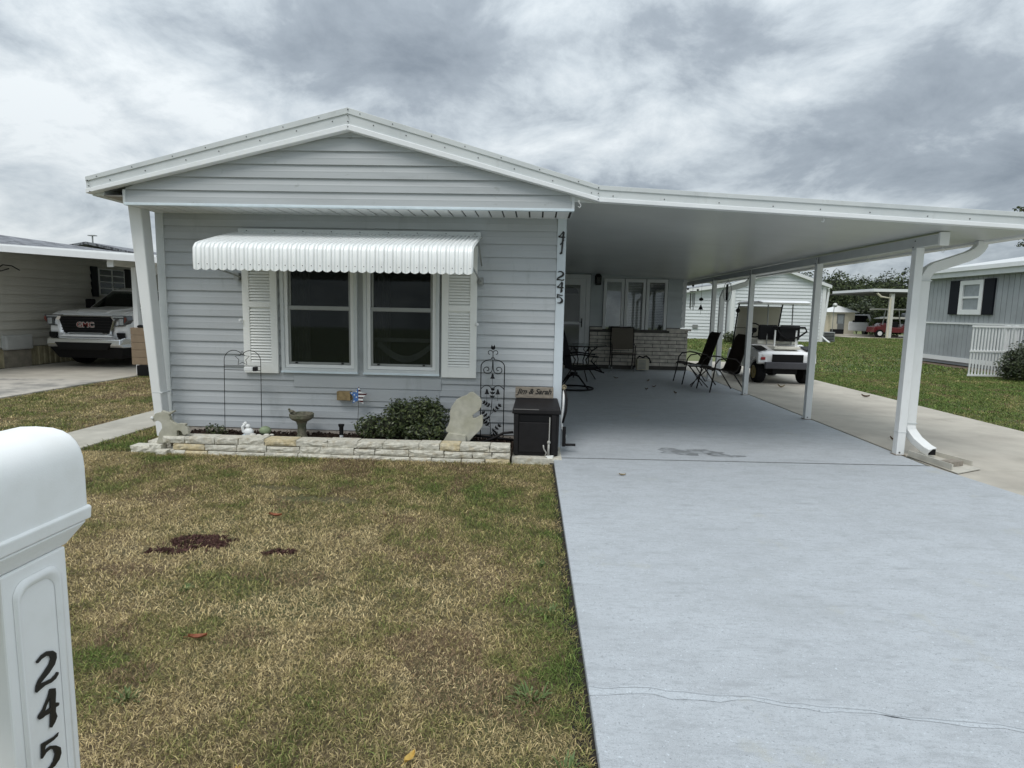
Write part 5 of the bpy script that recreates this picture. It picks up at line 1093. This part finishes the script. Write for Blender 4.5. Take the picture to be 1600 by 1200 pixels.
MB().box(-11.08,-10.95,12.05,12.72,0.37,0.68).build('cover', mat('meter_grey',(0.42,0.43,0.42),0.6), t, bevel=0.03); MB().box(-11.08,-11.0,12.1,12.7,0.0,0.36).build('base', mat('meter_base',(0.22,0.20,0.16),0.9,0.3,6), t)
t = thing('deck_box','tan ribbed resin panel box on a black base beside the neighbour carport post','box',(-7.72,11.6,0))
for i in range(5): MB().box(-7.94,-7.55,11.52,11.62,0.20+0.146*i,0.342+0.146*i).build('panel', M_tan, t, bevel=0.006)
MB().box(-7.84,-7.55,11.50,11.66,-0.03,0.19).build('base', M_black, t, bevel=0.01); MB().ball((-7.75,11.57,0.95),0.08,0.05,0.035).ball((-7.65,11.57,0.95),0.06,0.05,0.03).build('lid_knobs', M_black, t)
t = thing('plant_hook','dark iron plant bracket on the neighbour wall at the photo edge','bracket',(-11.0,12.1,2.0))
MB().tube([(-11.07,12.0,2.0),(-10.99,12.15,2.13),(-10.93,12.3,2.12),(-10.90,12.45,2.04)],0.012,6).tube([(-11.07,12.0,2.12),(-11.0,12.1,2.0),(-10.95,12.25,2.06)],0.012,6).build('scroll',M_black,t)
# second roof behind
NB = thing('rear_neighbour_home','low grey-roofed home with a vent mast seen above the left neighbour roof','house',(-22.5,30,0))
MB().box(-27.5,-17.5,30,42,0,3.2).build('wall', M_nsid, NB)
MB().prism([(-28.2,3.35),(-22.5,4.37),(-17.0,3.30),(-17.0,3.18),(-22.5,4.25),(-28.2,3.23)],29.7,42,'y').build('roof', M_shing, NB)
MB().cyl((-22.5,30.2,4.3),0.035,0.42,8).box(-22.68,-22.32,30.1,30.3,4.70,4.74).build('vent_mast', M_alum, NB)

# ------------------------------------------------------------------ white gabled home, back right
WH = thing('white_home','white-sided gabled home with satellite dish behind the golf cart','house',(12.5,35,0))
M_wsid = mat('white_siding',(0.70,0.73,0.74),0.6,0.03,1)
MB().prism([(11.2,-0.1),(16.2,-0.1),(16.2,3.15),(13.75,3.98),(11.2,3.1)],35.02,50,'y').build('wall_core', M_wsid, WH)
siding(WH,(11.2,35,0),(1,0,0),(0,-1,0),5.0,-0.05,3.95,0.19,M_wsid,lim=lambda z:(max(0,2.55-(3.95-z)/0.345),min(5.0,2.55+(3.95-z)/0.335)),join=True,lip=0.036)
for a,b_ in (((8.0,2.66),(13.75,4.12)),((13.75,4.12),(16.6,3.08))):
    pass
MB().hexa([(11.0,34.75,3.02),(13.75,34.75,3.94),(13.75,36,3.94),(11.0,36,3.02)],[(11.0,34.75,3.16),(13.75,34.75,4.10),(13.75,36,4.10),(11.0,36,3.16)]).build('rake_trim', M_white, WH)
MB().hexa([(13.75,34.75,3.94),(16.5,34.75,3.0),(16.5,36,3.0),(13.75,36,3.94)],[(13.75,34.75,4.10),(16.5,34.75,3.16),(16.5,36,3.16),(13.75,36,4.10)]).build('rake_trim', M_white, WH)
M_groof = mat('grey_roof',(0.33,0.35,0.37),0.7,0.1,2)
roofslab(16.6,3.20,13.75,4.16,35.0,50,0.06,'roof_plane',M_groof,WH); roofslab(11.0,3.2,13.75,4.16,35.0,50,0.06,'roof_plane',M_groof,WH)
MB().box(11.05,11.25,34.92,35.1,-0.1,3.1).build('corner_board', M_white, WH); MB().box(16.1,16.28,34.9,35.1,-0.1,3.1).build('corner_board', M_white, WH)
MB().box(11.2,16.2,34.97,35.0,-0.2,-0.03).build('skirting', M_conc, WH)
# lower left wing
MB().prism([(7.6,-0.1),(11.1,-0.1),(11.1,3.05),(7.6,2.45)],36.02,48,'y').build('wing_core', M_wsid, WH)
siding(WH,(7.6,36,0),(1,0,0),(0,-1,0),3.5,-0.05,3.0,0.19,M_wsid,lim=lambda z:(max(0,(z-2.45)/0.17),3.5),join=True,lip=0.036,name='wing_siding_board')
MB().hexa([(7.3,35.6,2.42),(11.2,35.6,3.05),(11.2,37,3.05),(7.3,37,2.42)],[(7.3,35.6,2.62),(11.2,35.6,3.25),(11.2,37,3.25),(7.3,37,2.62)]).build('rake_trim', M_white, WH)
roofslab(7.3,2.7,11.2,3.34,36,48,0.06,'roof_plane',M_groof,WH)
MB().box(9.2,9.5,35.9,36.0,0.6,0.8).build('vent', M_alum, WH)
for x in (16.35,): MB().tube([(x,34.8,3.0),(x+0.05,34.9,2.8),(x-0.1,34.95,0.3),(x+0.25,34.6,-0.1)],0.06,6).build('downspout', M_white, WH)
t = thing('satellite_dish','white satellite dish on a thin mast at the corner of the white home','satellite dish',(17.3,36,0))
MB().tube([(17.3,36,-0.05),(17.3,36,2.05)],0.02,6).build('mast', M_alum, t)
ds_ = MB().lathe((0,0,0),[(0.01,0.0),(0.07,0.012),(0.125,0.04),(0.13,0.045)],20); T = Matrix.Translation((17.3,35.9,2.1)) @ Matrix.Rotation(R_(-70),4,'X') @ Matrix.Rotation(R_(25),4,'Y') @ Matrix.Rotation(math.pi,4,'X'); ds_.v=[tuple(T@Vector(v)) for v in ds_.v]; ds_.build('dish', M_white, t, smooth=True)
t = thing('ac_unit','grey air-conditioner stand beside the white home\'s right corner','air conditioner',(16.9,35.5,0))
MB().box(16.45,17.1,35.2,35.8,-0.05,0.55).build('case', M_alum, t, bevel=0.02)
b = MB()
for i in range(6): b.box(16.5,17.05,35.185,35.2,0.02+0.085*i,0.06+0.085*i)
b.build('grille', M_black, t, kind='stuff')
t = thing('utility_pole','dark utility pole rising behind the white gabled home','pole',(17.6,42,0)); MB().cyl((17.6,42,0),0.13,5.2,10,r2=0.11).build('pole',bark,t)

# ------------------------------------------------------------------ grey home, right
GH = thing('grey_home','grey vertical-panelled home with black shutters and white trim at the right','house',(13.2,18,0))
M_gh = mat('grey_panel',(0.36,0.385,0.40),0.65,0.08,1.5,col2=(0.31,0.33,0.345),s2=1)
MB().box(13.22,22,12,21.3,0.0,2.75).build('wall_core', M_gh, GH)
pn = MB().box(-0.025,0,0.008,0.192,0,1.42).mesh('wall_panel'); pn.materials.append(M_gh); pl_ = MB().box(-0.03,0,0.008,0.192,0,1.02).mesh('wall_panel_low'); pl_.materials.append(M_gh)
for i in range(46):
    y_ = 12.0+0.2*i; share(pn,'wall_panel',M_gh,GH,(13.22,y_,1.33)); share(pl_,'wall_panel',M_gh,GH,(13.22,y_,0.24))
MB().box(13.16,13.22,12,21.3,1.27,1.325).build('belt_trim', M_white, GH); MB().box(13.16,13.22,12,21.3,0.10,0.235).build('base_trim', M_white, GH)
MB().box(12.95,13.25,11.5,21.45,2.72,2.88).build('fascia', M_trim, GH); MB().box(12.88,13.1,11.5,21.5,2.88,3.0).build('gutter', M_lip, GH)
roofslab(12.95,3.0,17.5,3.75,11.5,21.5,0.06,'roof_plane',M_roof,GH); roofslab(17.5,3.75,22,3.0,11.5,21.5,0.06,'roof_plane',M_roof,GH)
q = MB().box(13.13,13.19,18.48,18.62,1.57,2.60).box(13.13,13.19,19.32,19.46,1.57,2.60).box(13.13,13.19,18.62,19.32,1.57,1.72).box(13.13,13.19,18.62,19.32,2.47,2.60)
wf2 = q.build('window_frame', M_white, GH)
MB().box(13.14,13.18,18.62,19.32,2.06,2.12).build('meeting_rail', M_white, wf2); MB().box(13.175,13.18,18.62,19.32,1.72,2.47).build('glass_pane', mat('pale_glass',(0.28,0.31,0.32),0.1), wf2)
MB().box(13.14,13.19,18.05,18.46,1.57,2.62).build('shutter', M_darkdoor, GH); MB().box(13.14,13.19,19.48,19.92,1.57,2.62).build('shutter', M_darkdoor, GH)
lawn_sheet('soil_strip',12.6,13.3,12,21.4,mat('brown_soil',(0.13,0.095,0.065),0.95,0.3,15,0.6,30),z=GZ+0.006)
LT = thing('lattice_screen','white slatted screen standing in front of the grey home beside the hedge','fence',(11.5,15.6,0))
lt = MB().box(-0.016,0.016,0,0.022,0,1.24).mesh('slat'); lt.materials.append(M_white)
for i in range(20): share(lt,'slat',M_white,LT,(10.98+0.079*i,15.6,0.03))
for z in (0.0,0.61,1.23): MB().box(10.93,12.6,15.575,15.60,z,z+0.05).build('rail', M_white, LT, bevel=0.004)
for x in (11.85,12.05): MB().box(x-0.045,x+0.045,15.63,15.72,0,1.30).build('post', M_white, LT)
shrub('dark dense rounded hedge at the right edge before the slatted screen',[(11.75,14.9,0.45),(12.2,14.9,0.5),(11.5,14.95,0.3),(12.5,15,0.5)],[(0.42,0.4,0.48),(0.5,0.5,0.6),(0.3,0.3,0.35),(0.5,0.5,0.6)],9000,0.035,[(0.03,0.045,0.018),(0.045,0.06,0.025),(0.06,0.075,0.03)],21,'hedge',(12,14.9,0),zmin=0)

# ------------------------------------------------------------------ far carport, vehicles, shed
FC = thing('far_carport','low white-edged carport roof on posts over parked carts in the distance','carport',(26,44.5,0))
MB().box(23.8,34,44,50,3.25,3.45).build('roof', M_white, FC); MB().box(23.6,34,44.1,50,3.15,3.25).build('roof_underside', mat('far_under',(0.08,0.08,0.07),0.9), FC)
MB().box(25.15,25.40,44.2,44.45,-0.05,3.2).build('post', mat('pole_white',(0.6,0.6,0.56),0.6), FC)
MB().tube([(24.1,44.1,3.15),(24.4,44.1,2.9),(25.1,44.15,2.8),(25.1,44.15,0.0)],0.07,6).build('downspout', M_cream, FC)
lawn_sheet('far_pad',22.6,36,43.5,52,M_conc,z=GZ+0.01)
t = thing('white_van','white van with dark rear window parked beyond the red cart','van',(24.6,48,0))
MB().loft([(48,0.35,0.95,25.2),(47.95,1.0,0.95,25.2),(48.3,1.65,0.78,25.2),(51.5,1.65,0.78,25.2),(52,0.9,0.95,25.2),(52,0.35,0.95,25.2)]).build('body',M_truck,t,bevel=0.05)
MB().hexa([(24.55,47.93,1.05),(25.85,47.93,1.05),(25.85,48.0,1.05),(24.55,48.0,1.05)],[(24.65,48.2,1.55),(25.75,48.2,1.55),(25.75,48.3,1.55),(24.65,48.3,1.55)]).build('rear_window',M_black,t)
for x in (24.45,25.95): wheel(t,x,48.7,0.32,0.32,0.22,M_alum,side=-1)
t = thing('red_cart','dark red golf cart with cream canopy under the far carport','golf cart',(26.3,45.6,0))
def cartY(x0, y_): pass
MB().prism([(24.7,0.35),(24.75,0.75),(25.2,0.85),(25.5,1.05),(25.9,0.75),(26.6,0.72),(27.1,1.0),(27.6,0.75),(27.75,0.35)],45.2,46.3,'y').build('body',M_redp,t,bevel=0.05)
for x in (25.1,27.25):
    o = MB().cyl((x,45.1,0.28),0.28,0.22,18,'y').build('wheel',M_tyre,t); MB().cyl((x,45.08,0.28),0.16,0.03,14,'y').build('rim',M_white,o)
MB().loft([(45.1,2.0,1.35,26.2),(45.2,2.1,1.3,26.2),(46.3,2.1,1.3,26.2),(46.4,2.0,1.35,26.2)]).build('canopy',cream,t,bevel=0.04)
for x0,x1 in ((25.3,25.45),(26.6,26.4),(27.2,27.1)): MB().tube([(x0,45.25,0.8),(x1,45.25,2.0)],0.03,6).build('canopy_post',M_alum,t)
MB().box(25.9,26.5,45.3,46.2,0.72,1.15).build('seat',M_black,t,bevel=0.04)
MB().loft([(45.3,1.35,0.9,26.0),(45.3,1.5,0.9,26.6),(46.2,1.5,0.9,26.6),(46.2,1.35,0.9,26.0)]).build('rear_canopy_flap',cream,t)
t = thing('grey_suv','dark grey suv nose partly hidden behind the front carport post','car',(28.6,45,0))
MB().loft([(44.2,0.4,0.9,28.9),(44.15,0.95,0.88,28.9),(45.1,1.15,0.9,28.9),(45.8,1.8,0.7,28.9),(48,1.8,0.7,28.9),(48.4,0.4,0.9,28.9)]).build('body',mat('grey_car',(0.14,0.16,0.18),0.3,coat=.5),t,bevel=0.06)
for x in (28.05,29.75): wheel(t,x,45.0,0.36,0.36,0.24,M_alum,side=-1)
t = thing('garden_shed','small cream shed with white hipped roof and grey door in the distance','shed',(23.9,48,0))
MB().box(22.95,24.7,48,50,0.0,1.78).build('wall',M_cream,t)
MB().add([(22.7,47.8,1.78),(25.0,47.8,1.78),(25.0,50.2,1.78),(22.7,50.2,1.78),(23.6,48.6,2.32),(23.9,49.2,2.32)],[(0,1,4),(1,2,5,4),(2,3,5),(3,0,4,5),(0,3,2,1)]).build('roof',M_white,t)
MB().box(23.35,23.42,47.96,48.0,0.9,1.65).box(23.85,23.92,47.96,48.0,0.3,1.65).box(23.42,23.85,47.96,48,1.55,1.65).box(23.42,23.85,47.96,48,0.3,0.9).build('door',mat('grey_door',(0.16,0.17,0.17),0.6),t); MB().box(23.42,23.85,47.98,48.0,0.9,1.55).build('window',mat('pale_glass',(0,0,0)),t)
t = thing('vinyl_fence','cream vinyl fence left of the small shed','fence',(21.5,48.5,0))
for i in range(12): MB().box(20.0+0.25*i,20.235+0.25*i,48.4,48.45,0,1.55).build('board',M_cream,t)
structure(MB().box(21.3,27.5,46.9,48.0,-0.05,0.12),'far_patio',M_conc)
solo(MB().box(22.7,23.5,47.1,47.6,0.12,0.48),'planter_tub',M_black,'black tub standing in front of the small shed','planter',(23.1,47.3,0.12))
def tree(name,label,base,trunk,cs,rs,n_,size,cols,seed,cat='tree',group=None,mt=None,limb=0.05):
    t = thing(name,label,cat,base,group); b = MB(); top = (base[0],base[1],trunk[0])
    b.tube([base,((base[0]+top[0])/2+0.03,base[1],trunk[0]/2),top],[trunk[1]*1.2,trunk[1],trunk[1]*0.7],8)
    for c in cs: b.tube([top,((top[0]+c[0])/2,(top[1]+c[1])/2,(top[2]+c[2])/2+0.05),c],[trunk[1]*0.55,trunk[1]*0.35,trunk[1]*0.15],6)
    b.build('trunk',bark,t); leafmesh('crown',cs,rs,n_,size,cols,mt or M_far,t,seed,shell=0.3); return t
FG = [(0.045,0.062,0.028),(0.06,0.08,0.033),(0.035,0.048,0.024),(0.08,0.10,0.045),(0.05,0.065,0.04)]
tree('young_tree','small multi-stemmed young tree with pale branches by the far shed',(25.6,46.5,-0.02),(0.5,0.06),[(25.1,46.5,1.2),(26.0,46.5,1.3),(25.6,46.5,1.5)],[(0.35,0.35,0.25),(0.4,0.35,0.25),(0.3,0.3,0.2)],120,0.07,[(0.12,0.15,0.06)],31)
shrub('rounded bright green bush right of the far shed',[(26.3,47.5,0.75),(27.0,47.5,0.9),(27.6,47.5,0.8)],[(0.7,0.6,0.75),(0.8,0.7,0.85),(0.7,0.6,0.75)],4200,0.085,[(0.085,0.12,0.04),(0.11,0.15,0.05),(0.06,0.085,0.03)],33,'bush',(27,47.5,0),zmin=0)
shrub('tall dark ragged bush behind the bright green bush',[(26.9,52,1.3),(27.5,52,1.9),(26.5,52,1.8)],[(0.9,0.8,1.0),(0.8,0.8,0.9),(0.7,0.7,0.7)],3600,0.12,FG,34,'bush',(27,52,0),zmin=0)
shrub('low flowering shrub behind the two brown chairs beyond the lawn',[(9.7,30.5,0.3),(10.4,30.5,0.35)],[(0.35,0.3,0.3),(0.35,0.3,0.35)],1500,0.05,G_,35,'shrub',(10,30.5,0),zmin=0)
# tree line: a wood that reads as one mass
r = random.Random(17); cs=[]; rs=[]; cores = MB()
x = 28.0
while x < 66:
    for row in range(3):
        yy = 72+row*5+r.uniform(-2,2); h = r.uniform(4.4,6.0)+row*0.30; rr = r.uniform(1.6,2.6)
        cs += [(x+r.uniform(-1,1),yy,h-rr*0.8),(x+r.uniform(-1.6,1.6),yy,h*0.45)]; rs += [(rr,rr,rr*r.uniform(.8,1.15)),(rr*1.2,rr,h*0.45)]
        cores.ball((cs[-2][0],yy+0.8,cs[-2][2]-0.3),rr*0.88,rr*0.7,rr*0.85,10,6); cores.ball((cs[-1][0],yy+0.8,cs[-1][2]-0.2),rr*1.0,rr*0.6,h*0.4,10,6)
        if r.random() < 0.12: cs.append((x,yy,h+0.6)); rs.append((0.6,0.6,0.9))
    x += r.uniform(1.6,2.6)
o = leafmesh('far_wood',cs,rs,170000,0.14,FG+[(0.09,0.11,0.05)],M_far,None,5,shell=0.8,up=0.5,aspect=0.7); o['kind']='stuff'; tag(o,'dark green wood closing the view behind the far carport','trees')
o = cores.build('far_wood_shade',mat('wood_core',(0.018,0.024,0.012),0.95),kind='stuff'); tag(o,'dark cores added as inner shade of the distant wood','trees')  # near-black balls added for opacity, shade inside the crowns put into colour
# tree at right edge, tops above the grey roof
tree('leafy_tree','tree at the far right whose branch tips hang past the carport fascia',(19.5,23.5,0),(4.2,0.14),[(17.80,23,4.35),(17.55,23,4.15),(17.95,23,5.2),(17.35,23,5.42),(17.6,23,4.75),(18.6,23,5.8),(18.5,23,4.8),(19.6,23.3,6.0),(20.3,23.5,5.2)],[(0.40,0.35,0.20),(0.22,0.2,0.12),(0.45,0.4,0.25),(0.35,0.2,0.10),(0.25,0.2,0.12),(0.6,0.5,0.45),(0.7,0.6,0.4),(0.9,0.8,0.7),(0.8,0.8,0.7)],2400,0.06,[(0.05,0.065,0.03),(0.07,0.085,0.04)],41)
for i,(x,h) in enumerate(((21.7,4.1),(24.8,4.8),(22.9,4.05))):
    tree('garden_tree',('dark tree top peeping over the grey home roof, nearest its left end','broad dark tree top above the right end of the grey home roof','low dark tree top between the two taller ones above the grey roof')[i],(x,29,0),(2.8,0.12),[(x,29,h-0.35),(x+0.5,29,h-0.5),(x-0.4,29,h-0.6)],[(0.4,0.4,0.35),(0.5,0.4,0.3),(0.4,0.4,0.3)],700,0.10,FG,50+i)

# ------------------------------------------------------------------ grass
def vnoise(p, f, seed):
    r = np.random.RandomState(seed); T_ = r.random_sample((64,64)); q = p*f; i = np.floor(q).astype(int); t_ = q-i; t_ = t_*t_*(3-2*t_)
    a = T_[i[:,0]%64,i[:,1]%64]; b_ = T_[(i[:,0]+1)%64,i[:,1]%64]; c = T_[i[:,0]%64,(i[:,1]+1)%64]; d = T_[(i[:,0]+1)%64,(i[:,1]+1)%64]
    return (a*(1-t_[:,0])+b_*t_[:,0])*(1-t_[:,1])+(c*(1-t_[:,0])+d*t_[:,0])*t_[:,1]
BARE = [(-2.02,3.47,0.15,0.10),(-2.17,3.31,0.14,0.04),(-1.48,3.35,0.09,0.04),(-1.62,4.35,0.3,0.07),(-2.0,4.6,0.25,0.06)]
def grass(name, label, xr, yr, dens, hgt, wid, green, seed, seg=1, lean=0.8, bare=(), zb=GZ):
    r = np.random.RandomState(seed); area = (xr[1]-xr[0])*(yr[1]-yr[0]); n_ = int(dens*area)
    p = np.stack([r.uniform(*xr,n_), r.uniform(*yr,n_)],1)
    # keep only what the place in front of the camera could show
    k_ = p[:,0] > -(p[:,1]*1.05+0.9); k_ &= p[:,0] < (p[:,1]*1.05+0.9); k_ &= ~((p[:,0] > 12.6)&(p[:,1] < 22)); p = p[k_]
    if xr[1] < 0.3: p = p[p[:,0] < 0.222-0.0105*(p[:,1]-1.7)]
    m_ = np.ones(len(p),bool)
    for (bx,by,rx,ry) in bare:
        dd = np.sqrt(((p[:,0]-bx)/rx)**2+((p[:,1]-by)/ry)**2)+1.3*(vnoise(p,22,3)-0.5); m_ &= ~((dd < 1)&(r.random_sample(len(p)) < 0.9))
    p = p[m_]; n_ = len(p)
    patch = 0.28*vnoise(p,0.9,seed+1)+0.34*vnoise(p,2.7,seed+2)+0.38*vnoise(p,9,seed+3)
    g = green(p) + (patch-0.5)*1.35 + r.normal(size=n_)*0.17
    straw = np.array([0.64,0.525,0.30]); tan = np.array([0.445,0.355,0.185]); olive = np.array([0.26,0.245,0.095]); grn = np.array([0.125,0.185,0.048]); brn = np.array([0.24,0.17,0.105])
    g = np.clip(g,0,1)[:,None]; c = np.where(g<0.4, straw*(1-g/0.4)+tan*(g/0.4), np.where(g<0.65, tan*(1-(g-0.4)/0.25)+olive*((g-0.4)/0.25), olive*(1-(g-0.65)/0.35)+grn*((g-0.65)/0.35)))
    br_ = (vnoise(p,3.3,seed+7)>0.78)[:,None]*(r.random_sample((n_,1))<0.5); c = np.where(br_, brn, c)
    c = c*np.clip(np.exp(r.normal(size=(n_,1))*0.42),0.3,1.9)
    tall = np.where(r.random_sample(n_)<0.04,1.5,1.0); h = hgt*tall*r.uniform(.35,1.3,n_)*(0.75+0.6*g[:,0]); a = r.uniform(0,2*np.pi,n_); ln = r.uniform(0.5,1.75,n_)*lean; dx = np.cos(a)*np.sin(ln); dy = np.sin(a)*np.sin(ln); dz = np.cos(ln)*0.8+0.12
    w_ = wid*r.uniform(.6,1.3,n_); pa = r.uniform(0,2*np.pi,n_); wx, wy = np.cos(pa)*w_, np.sin(pa)*w_
    z0 = np.full(n_, zb)+r.uniform(0,0.006,n_)
    L3 = h[:,None]*np.stack([dx,dy,dz],1); B = np.stack([p[:,0],p[:,1],z0],1); Wv = np.stack([wx,wy,np.zeros(n_)],1)
    midp = B+L3*0.55+np.stack([np.zeros(n_),np.zeros(n_),h*0.10],1); tip = B+L3+np.stack([dx,dy,-0.4*np.ones(n_)],1)*(h*0.18)[:,None]
    v = np.stack([B-Wv,B+Wv,midp+Wv*0.8,midp-Wv*0.8,tip],1).reshape(-1,3)
    me = bpy.data.meshes.new(name); me.vertices.add(5*n_); me.vertices.foreach_set('co', v.ravel())
    base = (np.arange(n_)*5)[:,None]; li = np.concatenate([base+0,base+1,base+2,base+3,base+3,base+2,base+4],1).ravel()
    me.loops.add(7*n_); me.loops.foreach_set('vertex_index', li); me.polygons.add(2*n_)
    ls = np.stack([np.arange(n_)*7,np.arange(n_)*7+4],1).ravel(); me.polygons.foreach_set('loop_start', ls)
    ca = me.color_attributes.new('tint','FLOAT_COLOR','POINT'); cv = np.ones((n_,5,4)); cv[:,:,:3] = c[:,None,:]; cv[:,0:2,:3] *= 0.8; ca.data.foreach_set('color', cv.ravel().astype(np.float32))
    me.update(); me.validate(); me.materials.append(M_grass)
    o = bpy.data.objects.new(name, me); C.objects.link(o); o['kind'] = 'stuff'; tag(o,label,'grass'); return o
def gfront(p):
    e = 0.38+0.0*p[:,0]
    e += 0.55*np.clip((p[:,0]+0.22)/0.35,0,1)*np.clip((3.6-p[:,1])/0.8,0.15,1)*vnoise(p,2.2,77)*1.5          # greener along the drive
    e += 0.20*np.exp(-((p[:,1]-4.7)/0.5)**2) + 0.15*np.exp(-((p[:,0]+1.6)/0.35)**2-((p[:,1]-2.2)/0.35)**2)
    e += 0.55*np.exp(-((p[:,0]+3.45)/0.25)**2-((p[:,1]-5.4)/0.10)**2)
    return e
grass('lawn_grass','patchy dry tan and green grass of the front lawn up to the stone edging',(-4.44,0.235),(0.9,2.6),30000,0.023,0.0015,gfront,11,bare=BARE)
grass('lawn_grass','patchy dry grass of the front lawn nearer the home',(-4.44,0.235),(2.6,5.58),14500,0.027,0.0019,gfront,12,bare=BARE)
grass('lawn_grass','mixed green and tan grass between garden path and neighbour driveway',(-7.8,-5.12),(4.6,14.5),4200,0.032,0.0032,lambda p:0.52+0*p[:,0],13)
grass('lawn_grass','short green grass of the right-hand lawn beside the side driveway',(6.37,12.6),(5.6,16),2300,0.034,0.0045,lambda p:0.98+0*p[:,0],14)
grass('lawn_grass','green grass strip between the garden path and the stone edging',(-4.44,-3.97),(5.58,9),5200,0.045,0.003,lambda p:0.75+0*p[:,0],16)
grass('lawn_grass','green grass of the far lawn before the distant homes',(6.37,34),(16,44),300,0.05,0.012,lambda p:0.98+0*p[:,0],15)
# dark mulch patches in the lawn
ml = mat('chip_brown',(0.085,0.040,0.032),0.95,0.4,80)
def inpatch(c):
    k_ = np.zeros(len(c),bool)
    for (bx,by,rx,ry) in BARE[:3]: k_ |= (np.sqrt(((c[:,0]-bx)/rx)**2+((c[:,1]-by)/ry)**2)+1.5*(vnoise(c[:,:2],22,3)-0.5) < 0.85+0.5*np.random.RandomState(3).normal(size=len(c))*0.35)
    return c[k_]
tag(chips('mulch_patch', 26000, (-2.4,-1.2),(3.0,3.8),GZ,ml,0.012,seed=4,fn=inpatch,zr=0.014),'dark reddish-brown mulch scattered in bare patches of the lawn','mulch')
# green weed tufts along the drive
wr = random.Random(2)
for i,(x,y_,s_,lab) in enumerate(((0.10,2.75,.08,'green weed tuft growing at the driveway edge in mid lawn'),(0.02,2.1,.09,'large green weed tuft at the driveway edge, nearer the camera'),(0.14,1.75,.07,'green weed tuft against the driveway at the bottom of the photo'),(-1.47,2.0,.07,'green weed tuft near the mailbox post'),(0.06,3.3,.06,'small green weed tuft at the driveway edge, farthest back'),(-1.75,2.85,.05,'lone green weed tuft left of the rust-red leaf'))):
    b = MB()
    for k_ in range(46):
        a = wr.uniform(0,6.28); q = wr.uniform(0,s_*0.6); bx,by = x+q*math.cos(a), y_+q*math.sin(a); l_ = wr.uniform(.4,1)*s_*0.9; a2 = a+wr.uniform(-.8,.8); e_ = wr.uniform(.3,1.2)
        w_ = 0.0028; px,py = -math.sin(a2)*w_, math.cos(a2)*w_; dx,dy = math.cos(a2)*l_*math.sin(e_), math.sin(a2)*l_*math.sin(e_); dz = l_*math.cos(e_)*0.8
        b.add([(bx-px,by-py,GZ),(bx+px,by+py,GZ),(bx+dx*.6+px,by+dy*.6+py,GZ+dz*.8),(bx+dx*.6-px,by+dy*.6-py,GZ+dz*.8),(bx+dx,by+dy,GZ+dz*0.9)],[(0,1,2,3),(3,2,4)])
    solo(b,'weed_tuft',mat('weed_green',(0.10,0.15,0.045),0.6,0.3,60),lab,'weed',(x,y_,GZ))
# fallen leaves
def leaf(x,y_,s_,col,label,z=0.002,rot=0.0,curl=0.25,tilt=0.1):
    r_ = random.Random(int(x*1000+y_*77)); b = MB(); n_ = 6; vs = []
    for i in range(n_+1):
        t_ = i/n_; w_ = 0.42*math.sin(math.pi*min(0.98,max(0.03,t_)))**0.8*(1.1-0.4*t_)
        for s2 in (-1,0,1): vs.append(((t_-0.5)*s_, s2*w_*s_*0.55, s_*(curl*(2*t_-1)**2*0.5+abs(s2)*0.16)))
    T = Matrix.Translation((x,y_,z)) @ Matrix.Rotation(rot,4,'Z') @ Matrix.Rotation(tilt,4,'Y')
    vs = [tuple(T @ Vector(v)) for v in vs]; fs = [(3*i+j,3*i+j+1,3*i+j+4,3*i+j+3) for i in range(n_) for j in range(2)]
    b.add(vs,fs); b.tube([T @ Vector((-0.5*s_,0,s_*curl*0.5)), T @ Vector((-0.75*s_,0.05*s_,s_*0.1))],0.0012,4)
    solo(b,'fallen_leaf',mat('leaf_%s'%col[0],col[1],0.7,0.25,40),label,'leaf',(x,y_,z))
YL=('yellow',(0.55,0.38,0.10)); RU=('rust',(0.24,0.075,0.03)); BR=('brown',(0.13,0.085,0.055)); TN=('tan',(0.42,0.32,0.19))
leaf(-0.369,1.752,0.062,YL,'yellow curled leaf on the grass near the bottom of the photo',GZ+0.02,1.2)
leaf(-0.871,1.64,0.085,YL,'yellow leaf standing up at the very bottom edge of the photo',GZ+0.02,2.0,tilt=1.0)
leaf(-1.428,2.392,0.075,RU,'rust-red leaf on the lawn right of the mailbox post',GZ+0.02,0.4)
leaf(-1.753,3.918,0.085,RU,'orange-brown leaf on the lawn right of the large mulch patch',GZ+0.02,0.1)
leaf(-1.019,3.991,0.075,TN,'pale tan leaf standing up in the middle of the lawn',GZ+0.025,1.4,tilt=0.9)
leaf(0.788,5.176,0.065,('ochre',(0.30,0.24,0.14)),'ochre leaf on the painted drive below the dark stain',0.003,0.2)
leaf(4.226,7.118,0.10,BR,'brown curled leaf on the tan driveway left of the front post',0.0,0.3,curl=.6)
leaf(5.964,10.985,0.16,BR,'long dark leaf at the lawn edge of the tan driveway',0.0,0.1)
leaf(4.928,12.15,0.15,('ochre',(0,0,0)),'large tan leaf on the driveway behind the golf cart',0.0,0.1,curl=.5)
for x,y_,l_ in ((2.085,11.196,'dark leaf under the carport, nearest the camera of the small scatter'),(2.308,11.619,'dark leaf in the middle of the scatter under the carport'),(2.516,10.755,'dark curled leaf on the carport floor left of the brown chairs'),(2.37,12.6,'dark leaf near the folding chair end of the carport'),(1.75,13.0,'faint dark leaf on the carport floor in front of the box heater')):
    leaf(x,y_,0.10,BR,l_,0.003,x*7,curl=.5)
